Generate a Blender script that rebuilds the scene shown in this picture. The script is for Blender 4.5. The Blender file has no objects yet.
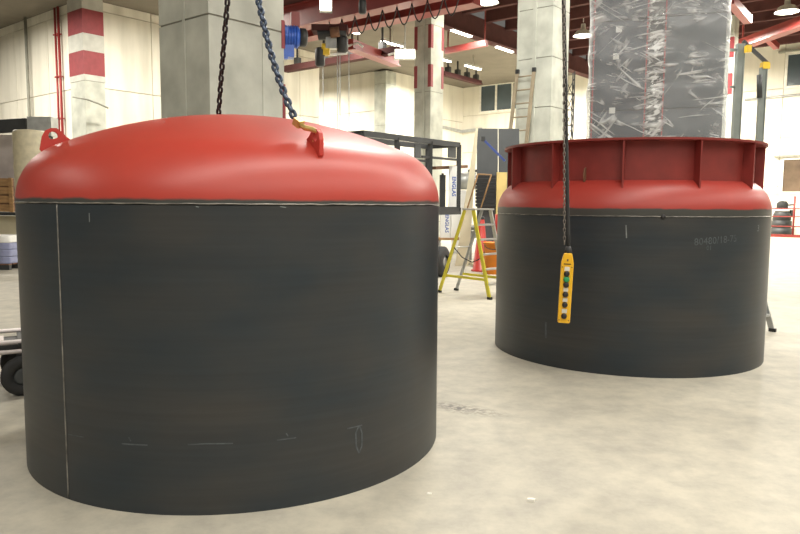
import bpy, bmesh, math, random
from mathutils import Vector, Matrix
random.seed(7)
R = math.radians
scene = bpy.context.scene
col = scene.collection

# ------------------------------------------------------------------ camera
FPX, PITCH, ROLL, EYE = 690.0, 0.0938, 0.0069, 1.65
FW = Vector((0, math.cos(PITCH), -math.sin(PITCH)))
_r = Vector((1, 0, 0)); _u = _r.cross(FW)
RT = math.cos(ROLL) * _r + math.sin(ROLL) * _u
UP = -math.sin(ROLL) * _r + math.cos(ROLL) * _u
cd = bpy.data.cameras.new('camera'); cam = bpy.data.objects.new('camera', cd); col.objects.link(cam)
cam.matrix_world = Matrix(((RT.x, UP.x, -FW.x, 0), (RT.y, UP.y, -FW.y, 0), (RT.z, UP.z, -FW.z, EYE), (0, 0, 0, 1)))
cd.sensor_width = 36; cd.lens = FPX * 36 / 800; cd.clip_end = 300
scene.camera = cam

# ------------------------------------------------------------------ world, exposure
w = bpy.data.worlds.new('world'); scene.world = w; w.use_nodes = True
bg = w.node_tree.nodes['Background']; bg.inputs[0].default_value = (1.0, .95, .86, 1); bg.inputs[1].default_value = 0.16
vs = scene.view_settings
vs.view_transform = 'Standard'; vs.look = 'None'; vs.gamma = 1; vs.use_curve_mapping = False; vs.exposure = -0.14
LAMP_W = 430.0          # one round high-bay lamp
ROW_W = 430.0           # one length of the strip rows over the main hall
TUBE_E = 7.0           # fluorescent tube emission
HB_R = .42

# hall axes: U runs away to the right, V away to the left
PHI = R(39)
U = Vector((math.sin(PHI), math.cos(PHI), 0)); V = Vector((-math.cos(PHI), math.sin(PHI), 0))
def uv(u, v, z=0): return U * u + V * v + Vector((0, 0, z))
def ray(px, py): return FW + RT * ((px - 400) / FPX) - UP * ((py - 267) / FPX)
def at(px, py, Y):
    d = ray(px, py); return Vector((0, 0, EYE)) + d * (Y / d.y)
def atz(px, py, z):
    d = ray(px, py); return Vector((0, 0, EYE)) + d * ((z - EYE) / d.z)

# ------------------------------------------------------------------ mesh builder
class MB:
    def __init__(s): s.v = []; s.f = []; s.sm = []
    def add(s, vs_, fs, smooth=False):
        o = len(s.v); s.v += [Vector(p) for p in vs_]; s.f += [tuple(i + o for i in f) for f in fs]; s.sm += [smooth] * len(fs); return s
    def box(s, c, size, rz=0, ax=None):
        c = Vector(c); h = [q / 2 for q in size]
        if ax is None: ax = (Vector((math.cos(rz), math.sin(rz), 0)), Vector((-math.sin(rz), math.cos(rz), 0)), Vector((0, 0, 1)))
        P = [c + ax[0] * (h[0] * i) + ax[1] * (h[1] * j) + ax[2] * (h[2] * k) for i in (-1, 1) for j in (-1, 1) for k in (-1, 1)]
        return s.add(P, [(0, 1, 3, 2), (4, 6, 7, 5), (0, 4, 5, 1), (2, 3, 7, 6), (0, 2, 6, 4), (1, 5, 7, 3)])
    def bar(s, a, b, w_, h_, up=(0, 0, 1)):
        a = Vector(a); b = Vector(b); d = b - a; L = d.length; d = d / L; up = Vector(up)
        if abs(d.dot(up)) > .98: up = Vector((1, 0, 0))
        x = d.cross(up).normalized(); y = x.cross(d)
        return s.box((a + b) / 2, (L, w_, h_), ax=(d, x, y))
    def tube(s, a, b, r, n=10, r2=None, cap=True):
        return s.path([a, b], r, n, cap=cap, r2=r2)
    def path(s, pts, r, n=8, cap=True, r2=None, closed=False):
        pts = [Vector(p) for p in pts]; m = len(pts); vs_ = []; prev = None
        for i, p in enumerate(pts):
            if closed: t = pts[(i + 1) % m] - pts[i - 1]
            else: t = pts[min(i + 1, m - 1)] - pts[max(i - 1, 0)]
            t.normalize()
            if prev is None:
                a = Vector((0, 0, 1)) if abs(t.z) < .9 else Vector((1, 0, 0)); x = t.cross(a).normalized()
            else: x = (prev - t * prev.dot(t)).normalized()
            prev = x; y = t.cross(x)
            rr = r if r2 is None else r + (r2 - r) * i / (m - 1)
            vs_ += [p + x * (rr * math.cos(2 * math.pi * k / n)) + y * (rr * math.sin(2 * math.pi * k / n)) for k in range(n)]
        fs = []
        for i in range(m if closed else m - 1):
            j = (i + 1) % m
            fs += [(i * n + k, i * n + (k + 1) % n, j * n + (k + 1) % n, j * n + k) for k in range(n)]
        s.add(vs_, fs, True)
        if cap and not closed:
            o = len(s.v) - len(vs_)
            s.f += [tuple(o + k for k in reversed(range(n))), tuple(o + (m - 1) * n + k for k in range(n))]; s.sm += [False, False]
        return s
    def lathe(s, prof, n=32, c=(0, 0, 0), ax=None, smooth=True, sharp=()):
        c = Vector(c); X, Y, Z = ax or (Vector((1, 0, 0)), Vector((0, 1, 0)), Vector((0, 0, 1)))
        vs_ = []
        for (r, z) in prof:
            vs_ += [c + X * (r * math.cos(2 * math.pi * k / n)) + Y * (r * math.sin(2 * math.pi * k / n)) + Z * z for k in range(n)]
        fs = []
        for i in range(len(prof) - 1):
            fs += [(i * n + k, i * n + (k + 1) % n, (i + 1) * n + (k + 1) % n, (i + 1) * n + k) for k in range(n)]
        return s.add(vs_, fs, smooth)
    def prism(s, pts2, thick, O, X, Y, holes=None):
        """extruded polygon: pts2 in plane (X,Y) at O, thickness along X x Y, centred"""
        O = Vector(O); X = Vector(X).normalized(); Y = Vector(Y).normalized(); N = X.cross(Y).normalized(); n = len(pts2)
        P = [O + X * a + Y * b - N * (thick / 2) for a, b in pts2] + [O + X * a + Y * b + N * (thick / 2) for a, b in pts2]
        if not holes:
            fs = [tuple(reversed(range(n))), tuple(range(n, 2 * n))] + [(i, (i + 1) % n, (i + 1) % n + n, i + n) for i in range(n)]
            return s.add(P, fs)
        # ring: the hole has the same number of points as the outline
        H = [O + X * a + Y * b - N * (thick / 2) for a, b in holes] + [O + X * a + Y * b + N * (thick / 2) for a, b in holes]
        P += H; fs = []
        for i in range(n):
            j = (i + 1) % n
            fs += [(i, 2 * n + i, 2 * n + j, j), (n + i, n + j, 3 * n + j, 3 * n + i), (i, j, n + j, n + i), (2 * n + i, 3 * n + i, 3 * n + j, 2 * n + j)]
        return s.add(P, fs)
    def mesh(s, name, fix=True, origin=(0, 0, 0)):
        me = bpy.data.meshes.new(name); o = Vector(origin)
        me.from_pydata([p - o for p in s.v], [], s.f); me.update()
        me.polygons.foreach_set('use_smooth', s.sm)
        if fix:
            b = bmesh.new(); b.from_mesh(me); bmesh.ops.recalc_face_normals(b, faces=b.faces); b.to_mesh(me); b.free()
        return me

MATS = {}
def tag(o, label=None, cat=None, group=None, kind=None):
    if label: o['label'] = label
    if cat: o['category'] = cat
    if group: o['group'] = group
    if kind: o['kind'] = kind
    return o
def thing(name, label, cat, loc=(0, 0, 0), rz=0, group=None, kind=None):
    o = bpy.data.objects.new(name, None); col.objects.link(o); o.location = loc; o.rotation_euler.z = rz; o.empty_display_size = .1
    return tag(o, label, cat, group, kind)
def part(name, mb, mat, parent=None, world=False, label=None):
    """one mesh object; with world=True the mesh was built in world coordinates (parents are not rotated then)"""
    org = Vector((0, 0, 0))
    if world and parent:
        p = parent
        while p: org += p.location; p = p.parent
    me = mb if isinstance(mb, bpy.types.Mesh) else mb.mesh(name, origin=org)
    if not me.materials: me.materials.append(MATS[mat])
    o = bpy.data.objects.new(name, me); col.objects.link(o)
    if parent: o.parent = parent
    if label: o['label'] = label
    return o
def single(name, mb, mat, label, cat, group=None, kind=None, origin=None):
    org = Vector(origin) if origin is not None else Vector((0, 0, 0))
    me = mb.mesh(name, origin=org); me.materials.append(MATS[mat])
    o = bpy.data.objects.new(name, me); col.objects.link(o); o.location = org
    return tag(o, label, cat, group, kind)
def copy_tree(o, parent=None):
    c = o.copy(); col.objects.link(c); c.parent = parent
    for ch in list(o.children): copy_tree(ch, c)
    return c

# ------------------------------------------------------------------ materials
def mat(name, color, rough=.6, metal=0, spec=.5, var=.12, scale=4, bump=0, bscale=30, c2=None, stretch=None, detail=6, emit=None, estr=0, coat=0, rvar=0):
    m = bpy.data.materials.new(name); m.use_nodes = True; nt = m.node_tree; N = nt.nodes; L = nt.links
    b = N['Principled BSDF']; b.inputs['Roughness'].default_value = rough; b.inputs['Metallic'].default_value = metal
    b.inputs['Specular IOR Level'].default_value = spec; b.inputs['Coat Weight'].default_value = coat
    tc = N.new('ShaderNodeTexCoord'); mp = N.new('ShaderNodeMapping'); L.new(tc.outputs['Object'], mp.inputs[0])
    if stretch: mp.inputs['Scale'].default_value = stretch
    nz = N.new('ShaderNodeTexNoise'); nz.inputs['Scale'].default_value = scale; nz.inputs['Detail'].default_value = detail; L.new(mp.outputs[0], nz.inputs[0])
    rp = N.new('ShaderNodeValToRGB'); L.new(nz.outputs[0], rp.inputs[0])
    a = [max(0, c * (1 - var)) for c in color]; z = c2 or [min(1, c * (1 + var)) for c in color]
    rp.color_ramp.elements[0].position = .32; rp.color_ramp.elements[1].position = .68
    rp.color_ramp.elements[0].color = (*a, 1); rp.color_ramp.elements[1].color = (*z, 1)
    L.new(rp.outputs[0], b.inputs['Base Color'])
    if rvar:
        mr = N.new('ShaderNodeMapRange'); mr.inputs[3].default_value = rough - rvar; mr.inputs[4].default_value = rough + rvar
        L.new(nz.outputs[0], mr.inputs[0]); L.new(mr.outputs[0], b.inputs['Roughness'])
    if bump:
        n2 = N.new('ShaderNodeTexNoise'); n2.inputs['Scale'].default_value = bscale; n2.inputs['Detail'].default_value = 4; L.new(mp.outputs[0], n2.inputs[0])
        bp = N.new('ShaderNodeBump'); bp.inputs['Strength'].default_value = bump; bp.inputs['Distance'].default_value = .02
        L.new(n2.outputs[0], bp.inputs['Height']); L.new(bp.outputs[0], b.inputs['Normal'])
    if emit:
        b.inputs['Emission Color'].default_value = (*emit, 1); b.inputs['Emission Strength'].default_value = estr
    MATS[name] = m; return m

def floor_material():
    m = mat('concrete_floor', (.425, .40, .338), rough=.56, spec=.35, var=.10, scale=.55, detail=9, bump=.03, bscale=25, rvar=.08)
    nt = m.node_tree; N = nt.nodes; L = nt.links; b = N['Principled BSDF']
    src = b.inputs['Base Color'].links[0].from_socket
    tc = N.new('ShaderNodeTexCoord')
    # fine smudges and grey scuffs worn into the slab
    n1 = N.new('ShaderNodeTexNoise'); n1.inputs['Scale'].default_value = 3.6; n1.inputs['Detail'].default_value = 10; n1.inputs['Roughness'].default_value = .7; L.new(tc.outputs['Object'], n1.inputs[0])
    r1 = N.new('ShaderNodeValToRGB'); r1.color_ramp.elements[0].position = .35; r1.color_ramp.elements[1].position = .62
    r1.color_ramp.elements[0].color = (.80, .80, .80, 1); r1.color_ramp.elements[1].color = (1.08, 1.07, 1.03, 1); L.new(n1.outputs[0], r1.inputs[0])
    mx = N.new('ShaderNodeMix'); mx.data_type = 'RGBA'; mx.blend_type = 'MULTIPLY'; mx.inputs[0].default_value = 1; L.new(src, mx.inputs[6]); L.new(r1.outputs[0], mx.inputs[7])
    # black rubber scuff trail beside the tank
    mp = N.new('ShaderNodeMapping'); mp.vector_type = 'TEXTURE'; mp.inputs['Location'].default_value = (.50, 5.42, 0); mp.inputs['Rotation'].default_value = (0, 0, R(-30)); mp.inputs['Scale'].default_value = (.45, .16, 1)
    L.new(tc.outputs['Object'], mp.inputs[0])
    gr = N.new('ShaderNodeTexGradient'); gr.gradient_type = 'SPHERICAL'; L.new(mp.outputs[0], gr.inputs[0])
    n3 = N.new('ShaderNodeTexNoise'); n3.inputs['Scale'].default_value = 22; n3.inputs['Detail'].default_value = 5; L.new(tc.outputs['Object'], n3.inputs[0])
    r3 = N.new('ShaderNodeMapRange'); r3.inputs[1].default_value = .38; r3.inputs[2].default_value = .58; L.new(n3.outputs[0], r3.inputs[0])
    mu = N.new('ShaderNodeMath'); mu.operation = 'MULTIPLY'; L.new(gr.outputs[1], mu.inputs[0]); L.new(r3.outputs[0], mu.inputs[1])
    m2 = N.new('ShaderNodeMix'); m2.data_type = 'RGBA'; L.new(mu.outputs[0], m2.inputs[0]); L.new(mx.outputs[2], m2.inputs[6]); m2.inputs[7].default_value = (.10, .095, .09, 1)
    L.new(m2.outputs[2], b.inputs['Base Color'])

def steel_material(name, tint=(1, 1, 1)):
    """hot rolled plate with mill scale: blue-black with brownish clouds and faint rolling streaks"""
    m = mat(name, (.022, .032, .040), rough=.42, spec=.45, var=.2, scale=1.3, c2=(.037, .036, .034), stretch=(1, 1, 2.2), detail=8, rvar=.06)
    nt = m.node_tree; N = nt.nodes; L = nt.links; b = N['Principled BSDF']; src = b.inputs['Base Color'].links[0].from_socket
    tc = N.new('ShaderNodeTexCoord'); mp = N.new('ShaderNodeMapping'); mp.inputs['Scale'].default_value = (.8, .8, 26); L.new(tc.outputs['Object'], mp.inputs[0])
    nz = N.new('ShaderNodeTexNoise'); nz.inputs['Scale'].default_value = 1.5; nz.inputs['Detail'].default_value = 6; L.new(mp.outputs[0], nz.inputs[0])
    rp = N.new('ShaderNodeValToRGB'); rp.color_ramp.elements[0].color = (.90, .90, .90, 1); rp.color_ramp.elements[1].color = (1.10, 1.11, 1.12, 1); rp.color_ramp.elements[0].position = .3; rp.color_ramp.elements[1].position = .7
    L.new(nz.outputs[0], rp.inputs[0])
    mx = N.new('ShaderNodeMix'); mx.data_type = 'RGBA'; mx.blend_type = 'MULTIPLY'; mx.inputs[0].default_value = 1; L.new(src, mx.inputs[6]); L.new(rp.outputs[0], mx.inputs[7]); L.new(mx.outputs[2], b.inputs['Base Color'])

def head_material(name, zpaint, col_=(.55, .060, .035), rough=.36, spec=.5):
    """red primer on the dished head, stopping at an uneven line above the weld; bare plate below"""
    m = mat(name, col_, rough=rough, spec=spec, var=.05, scale=3, bump=.015, bscale=60)
    nt = m.node_tree; N = nt.nodes; L = nt.links; b = N['Principled BSDF']; src = b.inputs['Base Color'].links[0].from_socket
    tc = N.new('ShaderNodeTexCoord'); sp = N.new('ShaderNodeSeparateXYZ'); L.new(tc.outputs['Object'], sp.inputs[0])
    nz = N.new('ShaderNodeTexNoise'); nz.inputs['Scale'].default_value = 5; nz.inputs['Detail'].default_value = 5; L.new(tc.outputs['Object'], nz.inputs[0])
    ad = N.new('ShaderNodeMath'); ad.operation = 'MULTIPLY_ADD'; ad.inputs[1].default_value = .03; L.new(nz.outputs[0], ad.inputs[0]); L.new(sp.outputs[2], ad.inputs[2])
    mr = N.new('ShaderNodeMapRange'); mr.inputs[1].default_value = zpaint + .008; mr.inputs[2].default_value = zpaint + .022; L.new(ad.outputs[0], mr.inputs[0])
    mx = N.new('ShaderNodeMix'); mx.data_type = 'RGBA'; L.new(mr.outputs[0], mx.inputs[0]); mx.inputs[6].default_value = (.045, .045, .040, 1); L.new(src, mx.inputs[7]); L.new(mx.outputs[2], b.inputs['Base Color'])

def wall_material():
    m = mat('wall_concrete', (.80, .77, .67), rough=.8, spec=.2, var=.05, scale=.5, detail=8)
    nt = m.node_tree; N = nt.nodes; L = nt.links; b = N['Principled BSDF']; src = b.inputs['Base Color'].links[0].from_socket
    tc = N.new('ShaderNodeTexCoord'); mp = N.new('ShaderNodeMapping'); mp.inputs['Scale'].default_value = (1.3, 1.3, .12); L.new(tc.outputs['Object'], mp.inputs[0])
    nz = N.new('ShaderNodeTexNoise'); nz.inputs['Scale'].default_value = 1.2; nz.inputs['Detail'].default_value = 8; L.new(mp.outputs[0], nz.inputs[0])
    rp = N.new('ShaderNodeValToRGB'); rp.color_ramp.elements[0].position = .3; rp.color_ramp.elements[1].position = .6; rp.color_ramp.elements[0].color = (.78, .78, .76, 1); rp.color_ramp.elements[1].color = (1, 1, 1, 1); L.new(nz.outputs[0], rp.inputs[0])
    mx = N.new('ShaderNodeMix'); mx.data_type = 'RGBA'; mx.blend_type = 'MULTIPLY'; mx.inputs[0].default_value = 1; L.new(src, mx.inputs[6]); L.new(rp.outputs[0], mx.inputs[7]); L.new(mx.outputs[2], b.inputs['Base Color'])

def wrap_material():
    """clear stretch film: see-through, with white crease lines where it is gathered"""
    m = bpy.data.materials.new('stretch_film'); m.use_nodes = True; nt = m.node_tree; N = nt.nodes; L = nt.links; N.clear()
    out = N.new('ShaderNodeOutputMaterial'); tr = N.new('ShaderNodeBsdfTransparent'); tr.inputs[0].default_value = (.93, .95, .96, 1)
    pb = N.new('ShaderNodeBsdfPrincipled'); pb.inputs['Base Color'].default_value = (.82, .83, .83, 1); pb.inputs['Roughness'].default_value = .18; pb.inputs['Specular IOR Level'].default_value = .8
    tc = N.new('ShaderNodeTexCoord')
    def mth(op, a, b=None, c=None):
        n = N.new('ShaderNodeMath'); n.operation = op
        for i, q in enumerate((a, b, c)):
            if q is None: continue
            if isinstance(q, (int, float)): n.inputs[i].default_value = q
            else: L.new(q, n.inputs[i])
        return n.outputs[0]
    def noise(sc, rot, scale, dist=.6, det=2):
        mp = N.new('ShaderNodeMapping'); mp.vector_type = 'POINT'; mp.inputs['Scale'].default_value = sc
        vr = N.new('ShaderNodeVectorRotate'); vr.rotation_type = 'Y_AXIS'; vr.inputs['Angle'].default_value = rot; L.new(tc.outputs['Object'], vr.inputs['Vector']); L.new(vr.outputs[0], mp.inputs[0])
        nz = N.new('ShaderNodeTexNoise'); nz.inputs['Scale'].default_value = scale; nz.inputs['Detail'].default_value = det; nz.inputs['Distortion'].default_value = dist; L.new(mp.outputs[0], nz.inputs[0]); return nz.outputs[0]
    def crease(sc, rot, scale, w_, lo, hi):
        """thin fold lines: contour of a stretched noise, broken up by a second one"""
        d = mth('ABSOLUTE', mth('SUBTRACT', noise(sc, rot, scale), .5))
        mr = N.new('ShaderNodeMapRange'); mr.inputs[1].default_value = 0; mr.inputs[2].default_value = w_; mr.inputs[3].default_value = 1; mr.inputs[4].default_value = 0; L.new(d, mr.inputs[0])
        m2 = N.new('ShaderNodeMapRange'); m2.inputs[1].default_value = lo; m2.inputs[2].default_value = hi; L.new(noise((1, 1, 1), rot, 2.2, .3, 3), m2.inputs[0])
        return mth('MULTIPLY', mr.outputs[0], m2.outputs[0])
    a = crease((.30, .30, 2.4), R(6), 1.6, .040, .46, .66); b = crease((.28, .28, 2.0), R(50), 1.7, .030, .50, .70); c_ = crease((.28, .28, 2.0), R(-32), 1.8, .030, .48, .68); e_ = crease((.5, .5, 3.0), R(-12), 3.2, .06, .56, .72)
    sx = N.new('ShaderNodeSeparateXYZ'); L.new(tc.outputs['Object'], sx.inputs[0])
    # crumpled gather over the channel between the two panels
    gd = mth('ABSOLUTE', mth('ADD', sx.outputs[0], .01)); gm = N.new('ShaderNodeMapRange'); gm.inputs[1].default_value = .10; gm.inputs[2].default_value = .17; gm.inputs[3].default_value = 1; gm.inputs[4].default_value = 0; L.new(gd, gm.inputs[0])
    cn = N.new('ShaderNodeMapRange'); cn.inputs[1].default_value = .46; cn.inputs[2].default_value = .60; L.new(noise((2.2, 2.2, 5.5), R(14), 2.4, 1.2, 4), cn.inputs[0])
    crum = mth('MULTIPLY', gm.outputs[0], cn.outputs[0])
    class _A: pass
    ad = _A(); ad.outputs = [mth('MAXIMUM', mth('MAXIMUM', mth('MAXIMUM', a, b), mth('MAXIMUM', c_, e_)), crum)]
    mr = N.new('ShaderNodeMapRange'); lw = N.new('ShaderNodeLayerWeight'); lw.inputs['Blend'].default_value = .35; hz_ = mth('MULTIPLY_ADD', lw.outputs['Facing'], .55, .19); mr.inputs[4].default_value = .74; L.new(hz_, mr.inputs[3]); L.new(ad.outputs[0], mr.inputs[0])
    ms = N.new('ShaderNodeMixShader'); L.new(mr.outputs[0], ms.inputs[0]); L.new(tr.outputs[0], ms.inputs[1]); L.new(pb.outputs[0], ms.inputs[2]); L.new(ms.outputs[0], out.inputs[0])
    bp = N.new('ShaderNodeBump'); bp.inputs['Strength'].default_value = .6; bp.inputs['Distance'].default_value = .03; L.new(ad.outputs[0], bp.inputs['Height']); L.new(bp.outputs[0], pb.inputs['Normal'])
    MATS['stretch_film'] = m

floor_material(); wall_material(); wrap_material()
steel_material('mill_steel')
head_material('red_head_smooth', .022, (.40, .040, .026), rough=.40, spec=.6)
head_material('red_head_skirted', .070, (.34, .036, .026), rough=.42)
mat('red_primer', (.20, .026, .021), rough=.5, spec=.4, var=.12, scale=6)
mat('red_lug', (.42, .035, .025), rough=.42, var=.1)
mat('weld_bead', (.22, .21, .19), rough=.4, metal=.6, var=.5, scale=12)
mat('chalk', (.20, .22, .22), rough=.9, var=.25, scale=40)
mat('chalk_faint', (.078, .09, .095), rough=.9, var=.25, scale=40)
mat('pillar_concrete', (.50, .515, .455), rough=.85, spec=.2, var=.2, scale=1.6, detail=10, bump=.06, bscale=14)
mat('joint_concrete', (.27, .27, .23), rough=.9, spec=.1, var=.1)
mat('wall_joint', (.50, .46, .37), rough=.9, spec=.1, var=.1)
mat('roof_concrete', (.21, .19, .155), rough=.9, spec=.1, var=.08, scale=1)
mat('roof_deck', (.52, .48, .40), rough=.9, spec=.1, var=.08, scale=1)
mat('roof_steel', (.075, .030, .028), rough=.85, spec=.15, var=.15, scale=2)
mat('crane_red', (.24, .035, .03), rough=.42, spec=.5, var=.1, scale=2)
mat('stripe_red', (.27, .045, .052), rough=.6, var=.1, scale=5)
mat('stripe_white', (.52, .52, .47), rough=.7, var=.1, scale=3)
mat('pipe_red', (.33, .03, .03), rough=.5, var=.1)
mat('window_frame', (.8, .78, .7), rough=.5)
mat('window_glass', (.07, .095, .11), rough=.12, spec=.6, var=.25, scale=.6)
mat('window_warm', (.13, .09, .06), rough=.15, spec=.6, var=.4, scale=1.0)
mat('black_steel', (.030, .032, .033), rough=.5, var=.2)
mat('chain_black', (.030, .029, .031), rough=.42, metal=.5, var=.25, scale=40)
mat('chain_blue', (.048, .066, .10), rough=.4, metal=.55, var=.35, scale=40)
mat('chain_zinc', (.20, .18, .16), rough=.35, metal=.8, var=.5, scale=60)
mat('brass', (.60, .44, .16), rough=.35, metal=.6, var=.15, scale=40)
mat('rubber', (.022, .022, .022), rough=.75, var=.2, scale=8)
mat('pendant_yellow', (.80, .44, .015), rough=.4, var=.06)
mat('button_black', (.015, .014, .014), rough=.4)
mat('button_green', (.02, .30, .10), rough=.4)
mat('button_white', (.75, .72, .62), rough=.5)
mat('ladder_yellow', (.62, .55, .045), rough=.45, var=.1)
mat('aluminium', (.58, .57, .53), rough=.38, metal=.55, var=.1, scale=6)
mat('galvanised', (.42, .43, .42), rough=.45, metal=.5, var=.15, scale=5)
mat('ladder_brown', (.30, .25, .17), rough=.6, var=.15)
mat('wood', (.36, .21, .09), rough=.7, var=.25, scale=3, stretch=(1, 1, 6))
mat('wood_dark', (.16, .075, .04), rough=.7, var=.2)
mat('white_card', (.80, .80, .77), rough=.7, var=.04)
mat('blue_print', (.06, .13, .45), rough=.7, var=.1)
mat('cream_wrap', (.62, .56, .40), rough=.5, var=.12, scale=7, bump=.3, bscale=10)
mat('sack_blue', (.24, .26, .40), rough=.6, var=.15, scale=6)
mat('sack_yellow', (.75, .60, .05), rough=.6, var=.1)
mat('dark_panel', (.060, .068, .074), rough=.5, var=.15)
mat('panel_grey', (.060, .078, .095), rough=.45, var=.10, scale=2)
mat('panel_dark', (.020, .036, .060), rough=.45, var=.12, scale=2)
mat('tower_red', (.36, .04, .05), rough=.5)
mat('post_grey', (.20, .225, .21), rough=.5, var=.1)
mat('blue_motor', (.03, .11, .50), rough=.35, var=.1)
mat('hoist_yellow', (.72, .48, .03), rough=.5, var=.1)
mat('orange', (.75, .24, .02), rough=.5, var=.1)
mat('strap_blue', (.04, .07, .25), rough=.6)
mat('lamp_housing', (.45, .45, .42), rough=.5)
mat('lamp_glow', (.9, .9, .85), emit=(1.0, .95, .84), estr=TUBE_E)
mat('lamp_flood', (.9, .9, .85), emit=(1.0, .94, .82), estr=6)
mat('lamp_disc', (.9, .9, .85), emit=(1.0, .93, .80), estr=8)
mat('sheet_grey', (.055, .06, .062), rough=.5, var=.1, scale=2)
mat('cream_board', (.66, .60, .43), rough=.7, var=.06)
mat('cream_yellow', (.72, .56, .22), rough=.6, var=.08)
mat('pink_metal', (.62, .56, .54), rough=.4, var=.1)
mat('grit', (.75, .73, .66), rough=.9)

# ================================================================== SETTING
single('floor', MB().box((0, 0, -.05), (220, 220, .1)), 'concrete_floor', 'pale beige polished concrete floor with grey scuffs', 'floor', kind='structure')

EC = at(87, 150, 29.2); EC.z = 0; P1 = EC + U * .25 + V * .25
P2 = at(385, 150, 44.7); P2.z = 0
C = at(462, 150, 51.6); C.z = 0
ROOF = 10.0
def panel_wall(name, label, A, D, L, H, pw, ph, off=0.0, skip=()):
    """backing slab with cast panels standing 3 cm proud of recessed joints; A start on the floor, D direction, normal to the hall side"""
    N = Vector((D.y, -D.x, 0))
    mid = A + D * (L / 2)
    if N.dot(-mid) < 0: N = -N
    w_ = thing(name, label, 'wall', A, kind='structure')
    rz = math.atan2(D.y, D.x)
    part('backing', MB().box(A + D * (L / 2) - N * .2 + Vector((0, 0, H / 2)), (L, .34, H), rz), 'wall_joint', w_, True)
    base = MB().box((0, 0, 0), (pw - .035, .06, ph - .035), rz).mesh('panel'); base.materials.append(MATS['wall_concrete'])
    n = int(L // pw); rows = int(math.ceil(H / ph))
    for i in range(n + 1):
        for k in range(rows):
            wx = min(pw, L - i * pw); hz = min(ph, H - k * ph)
            if wx < .1 or hz < .1: continue
            c = D * (i * pw + wx / 2) + Vector((0, 0, k * ph + hz / 2))
            if wx == pw and hz == ph: o = part('panel', base, 'wall_concrete', w_); o.location = c
            else: part('panel', MB().box(A + c, (wx - .035, .06, hz - .035), rz), 'wall_concrete', w_, True)
    return w_, N, rz
wL, NL, rzL = panel_wall('wall_left', 'pale cast concrete wall with vertical red pipes', P1, V, 30, ROOF, 3.4, 3.2)
wR_, NR_, _ = panel_wall('wall_left_return', 'pale concrete wall between striped corner column and large grey pillar', P1, U, 13.5, ROOF, 3.0, 3.2)
wB, NB, rzB = panel_wall('wall_back_left', 'bright concrete wall behind the crane ropes', P2, V, 34, ROOF, 4.0, 2.5)
wB2, NB2, _ = panel_wall('wall_back', 'bright concrete wall behind the black steel rack', P2, U, (C - P2).length, ROOF, 3.0, 2.5)
wC, NC, rzC = panel_wall('wall_right', 'pale concrete wall with high dark windows and cable tray', C, -V, 46, ROOF + .6, 4.2, 2.65)

# roof: flat slab over the left aisle, ribbed deck over the main hall
V0 = 18.3
def slab(u0, u1, v0, v1, z0, z1):
    c = uv((u0 + u1) / 2, (v0 + v1) / 2, (z0 + z1) / 2); return MB().box(c, (u1 - u0, v1 - v0, z1 - z0), math.atan2(U.y, U.x))
roof = thing('ceiling', 'grey concrete roof slab with dark red steel ribs', 'ceiling', uv(20, 0, ROOF), kind='structure')
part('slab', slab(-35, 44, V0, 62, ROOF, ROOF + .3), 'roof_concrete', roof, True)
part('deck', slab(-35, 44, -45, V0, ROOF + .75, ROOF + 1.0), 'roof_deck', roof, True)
rib = slab(-.13, .13, -31, 31, -.30, .30).mesh('rib'); rib.materials.append(MATS['roof_steel'])
u = 4.0
while u < 43:
    o = part('rib', rib, 'roof_steel', roof); o.location = uv(u - 20, V0 - 31.2, .45); u += 1.9
for (v, a, b) in ((V0, -20, 43), (1.5, -20, 43)):
    g = MB().box(uv((a + b) / 2, v, ROOF - .15), (b - a, .30, .9), math.atan2(U.y, U.x)); g.box(uv((a + b) / 2, v, ROOF - .60), (b - a, .5, .06), math.atan2(U.y, U.x))
    part('girder', g, 'roof_steel', roof, True)

# windows in the right wall: high strip lights and a tall ground-floor one
def window(name, label, pxl, pxr, yt, yb, glass, panes):
    def hit(px, py):
        d = ray(px, py); o = Vector((0, 0, EYE)); t = (C + NC * .03 - o).dot(NC) / d.dot(NC); return o + d * t
    a = hit(pxl, yt); b = hit(pxr, yt); z0 = hit((pxl + pxr) / 2, yb).z; z1 = hit((pxl + pxr) / 2, yt).z
    D = (b - a); D.z = 0; L = D.length; D.normalize(); base = Vector((a.x, a.y, z0)); rz = math.atan2(D.y, D.x); H = z1 - z0
    w_ = thing(name, label, 'window', base, kind='structure')
    fr = MB(); f = .14
    for zc in (0, H): fr.box(base + D * (L / 2) + Vector((0, 0, zc)) + NC * .04, (L + f, .12, f), rz)
    for i in range(panes + 1): fr.box(base + D * (L * i / panes) + Vector((0, 0, H / 2)) + NC * .04, (f, .12, H), rz)
    part('window_frame', fr, 'window_frame', w_, True)
    for i in range(panes): part('pane', MB().box(base + D * (L * (i + .5) / panes) + Vector((0, 0, H / 2)) + NC * .02, (L / panes - f, .03, H - f), rz), glass, w_, True)
    part('sill', MB().box(base + D * (L / 2) + Vector((0, 0, H + .12)) + NC * .12, (L + .8, .25, .10), rz), 'joint_concrete', w_, True)
    return w_
window('window_1', 'high dark two-pane window beside the far corner', 481, 530, 83, 110.5, 'window_glass', 3)
window('window_2', 'high dark window above the grey posts', 787.5, 825, 52, 86, 'window_glass', 2)
window('window_3', 'low window with a brown pane behind the railing', 783, 822, 158, 193, 'window_warm', 1)
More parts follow.
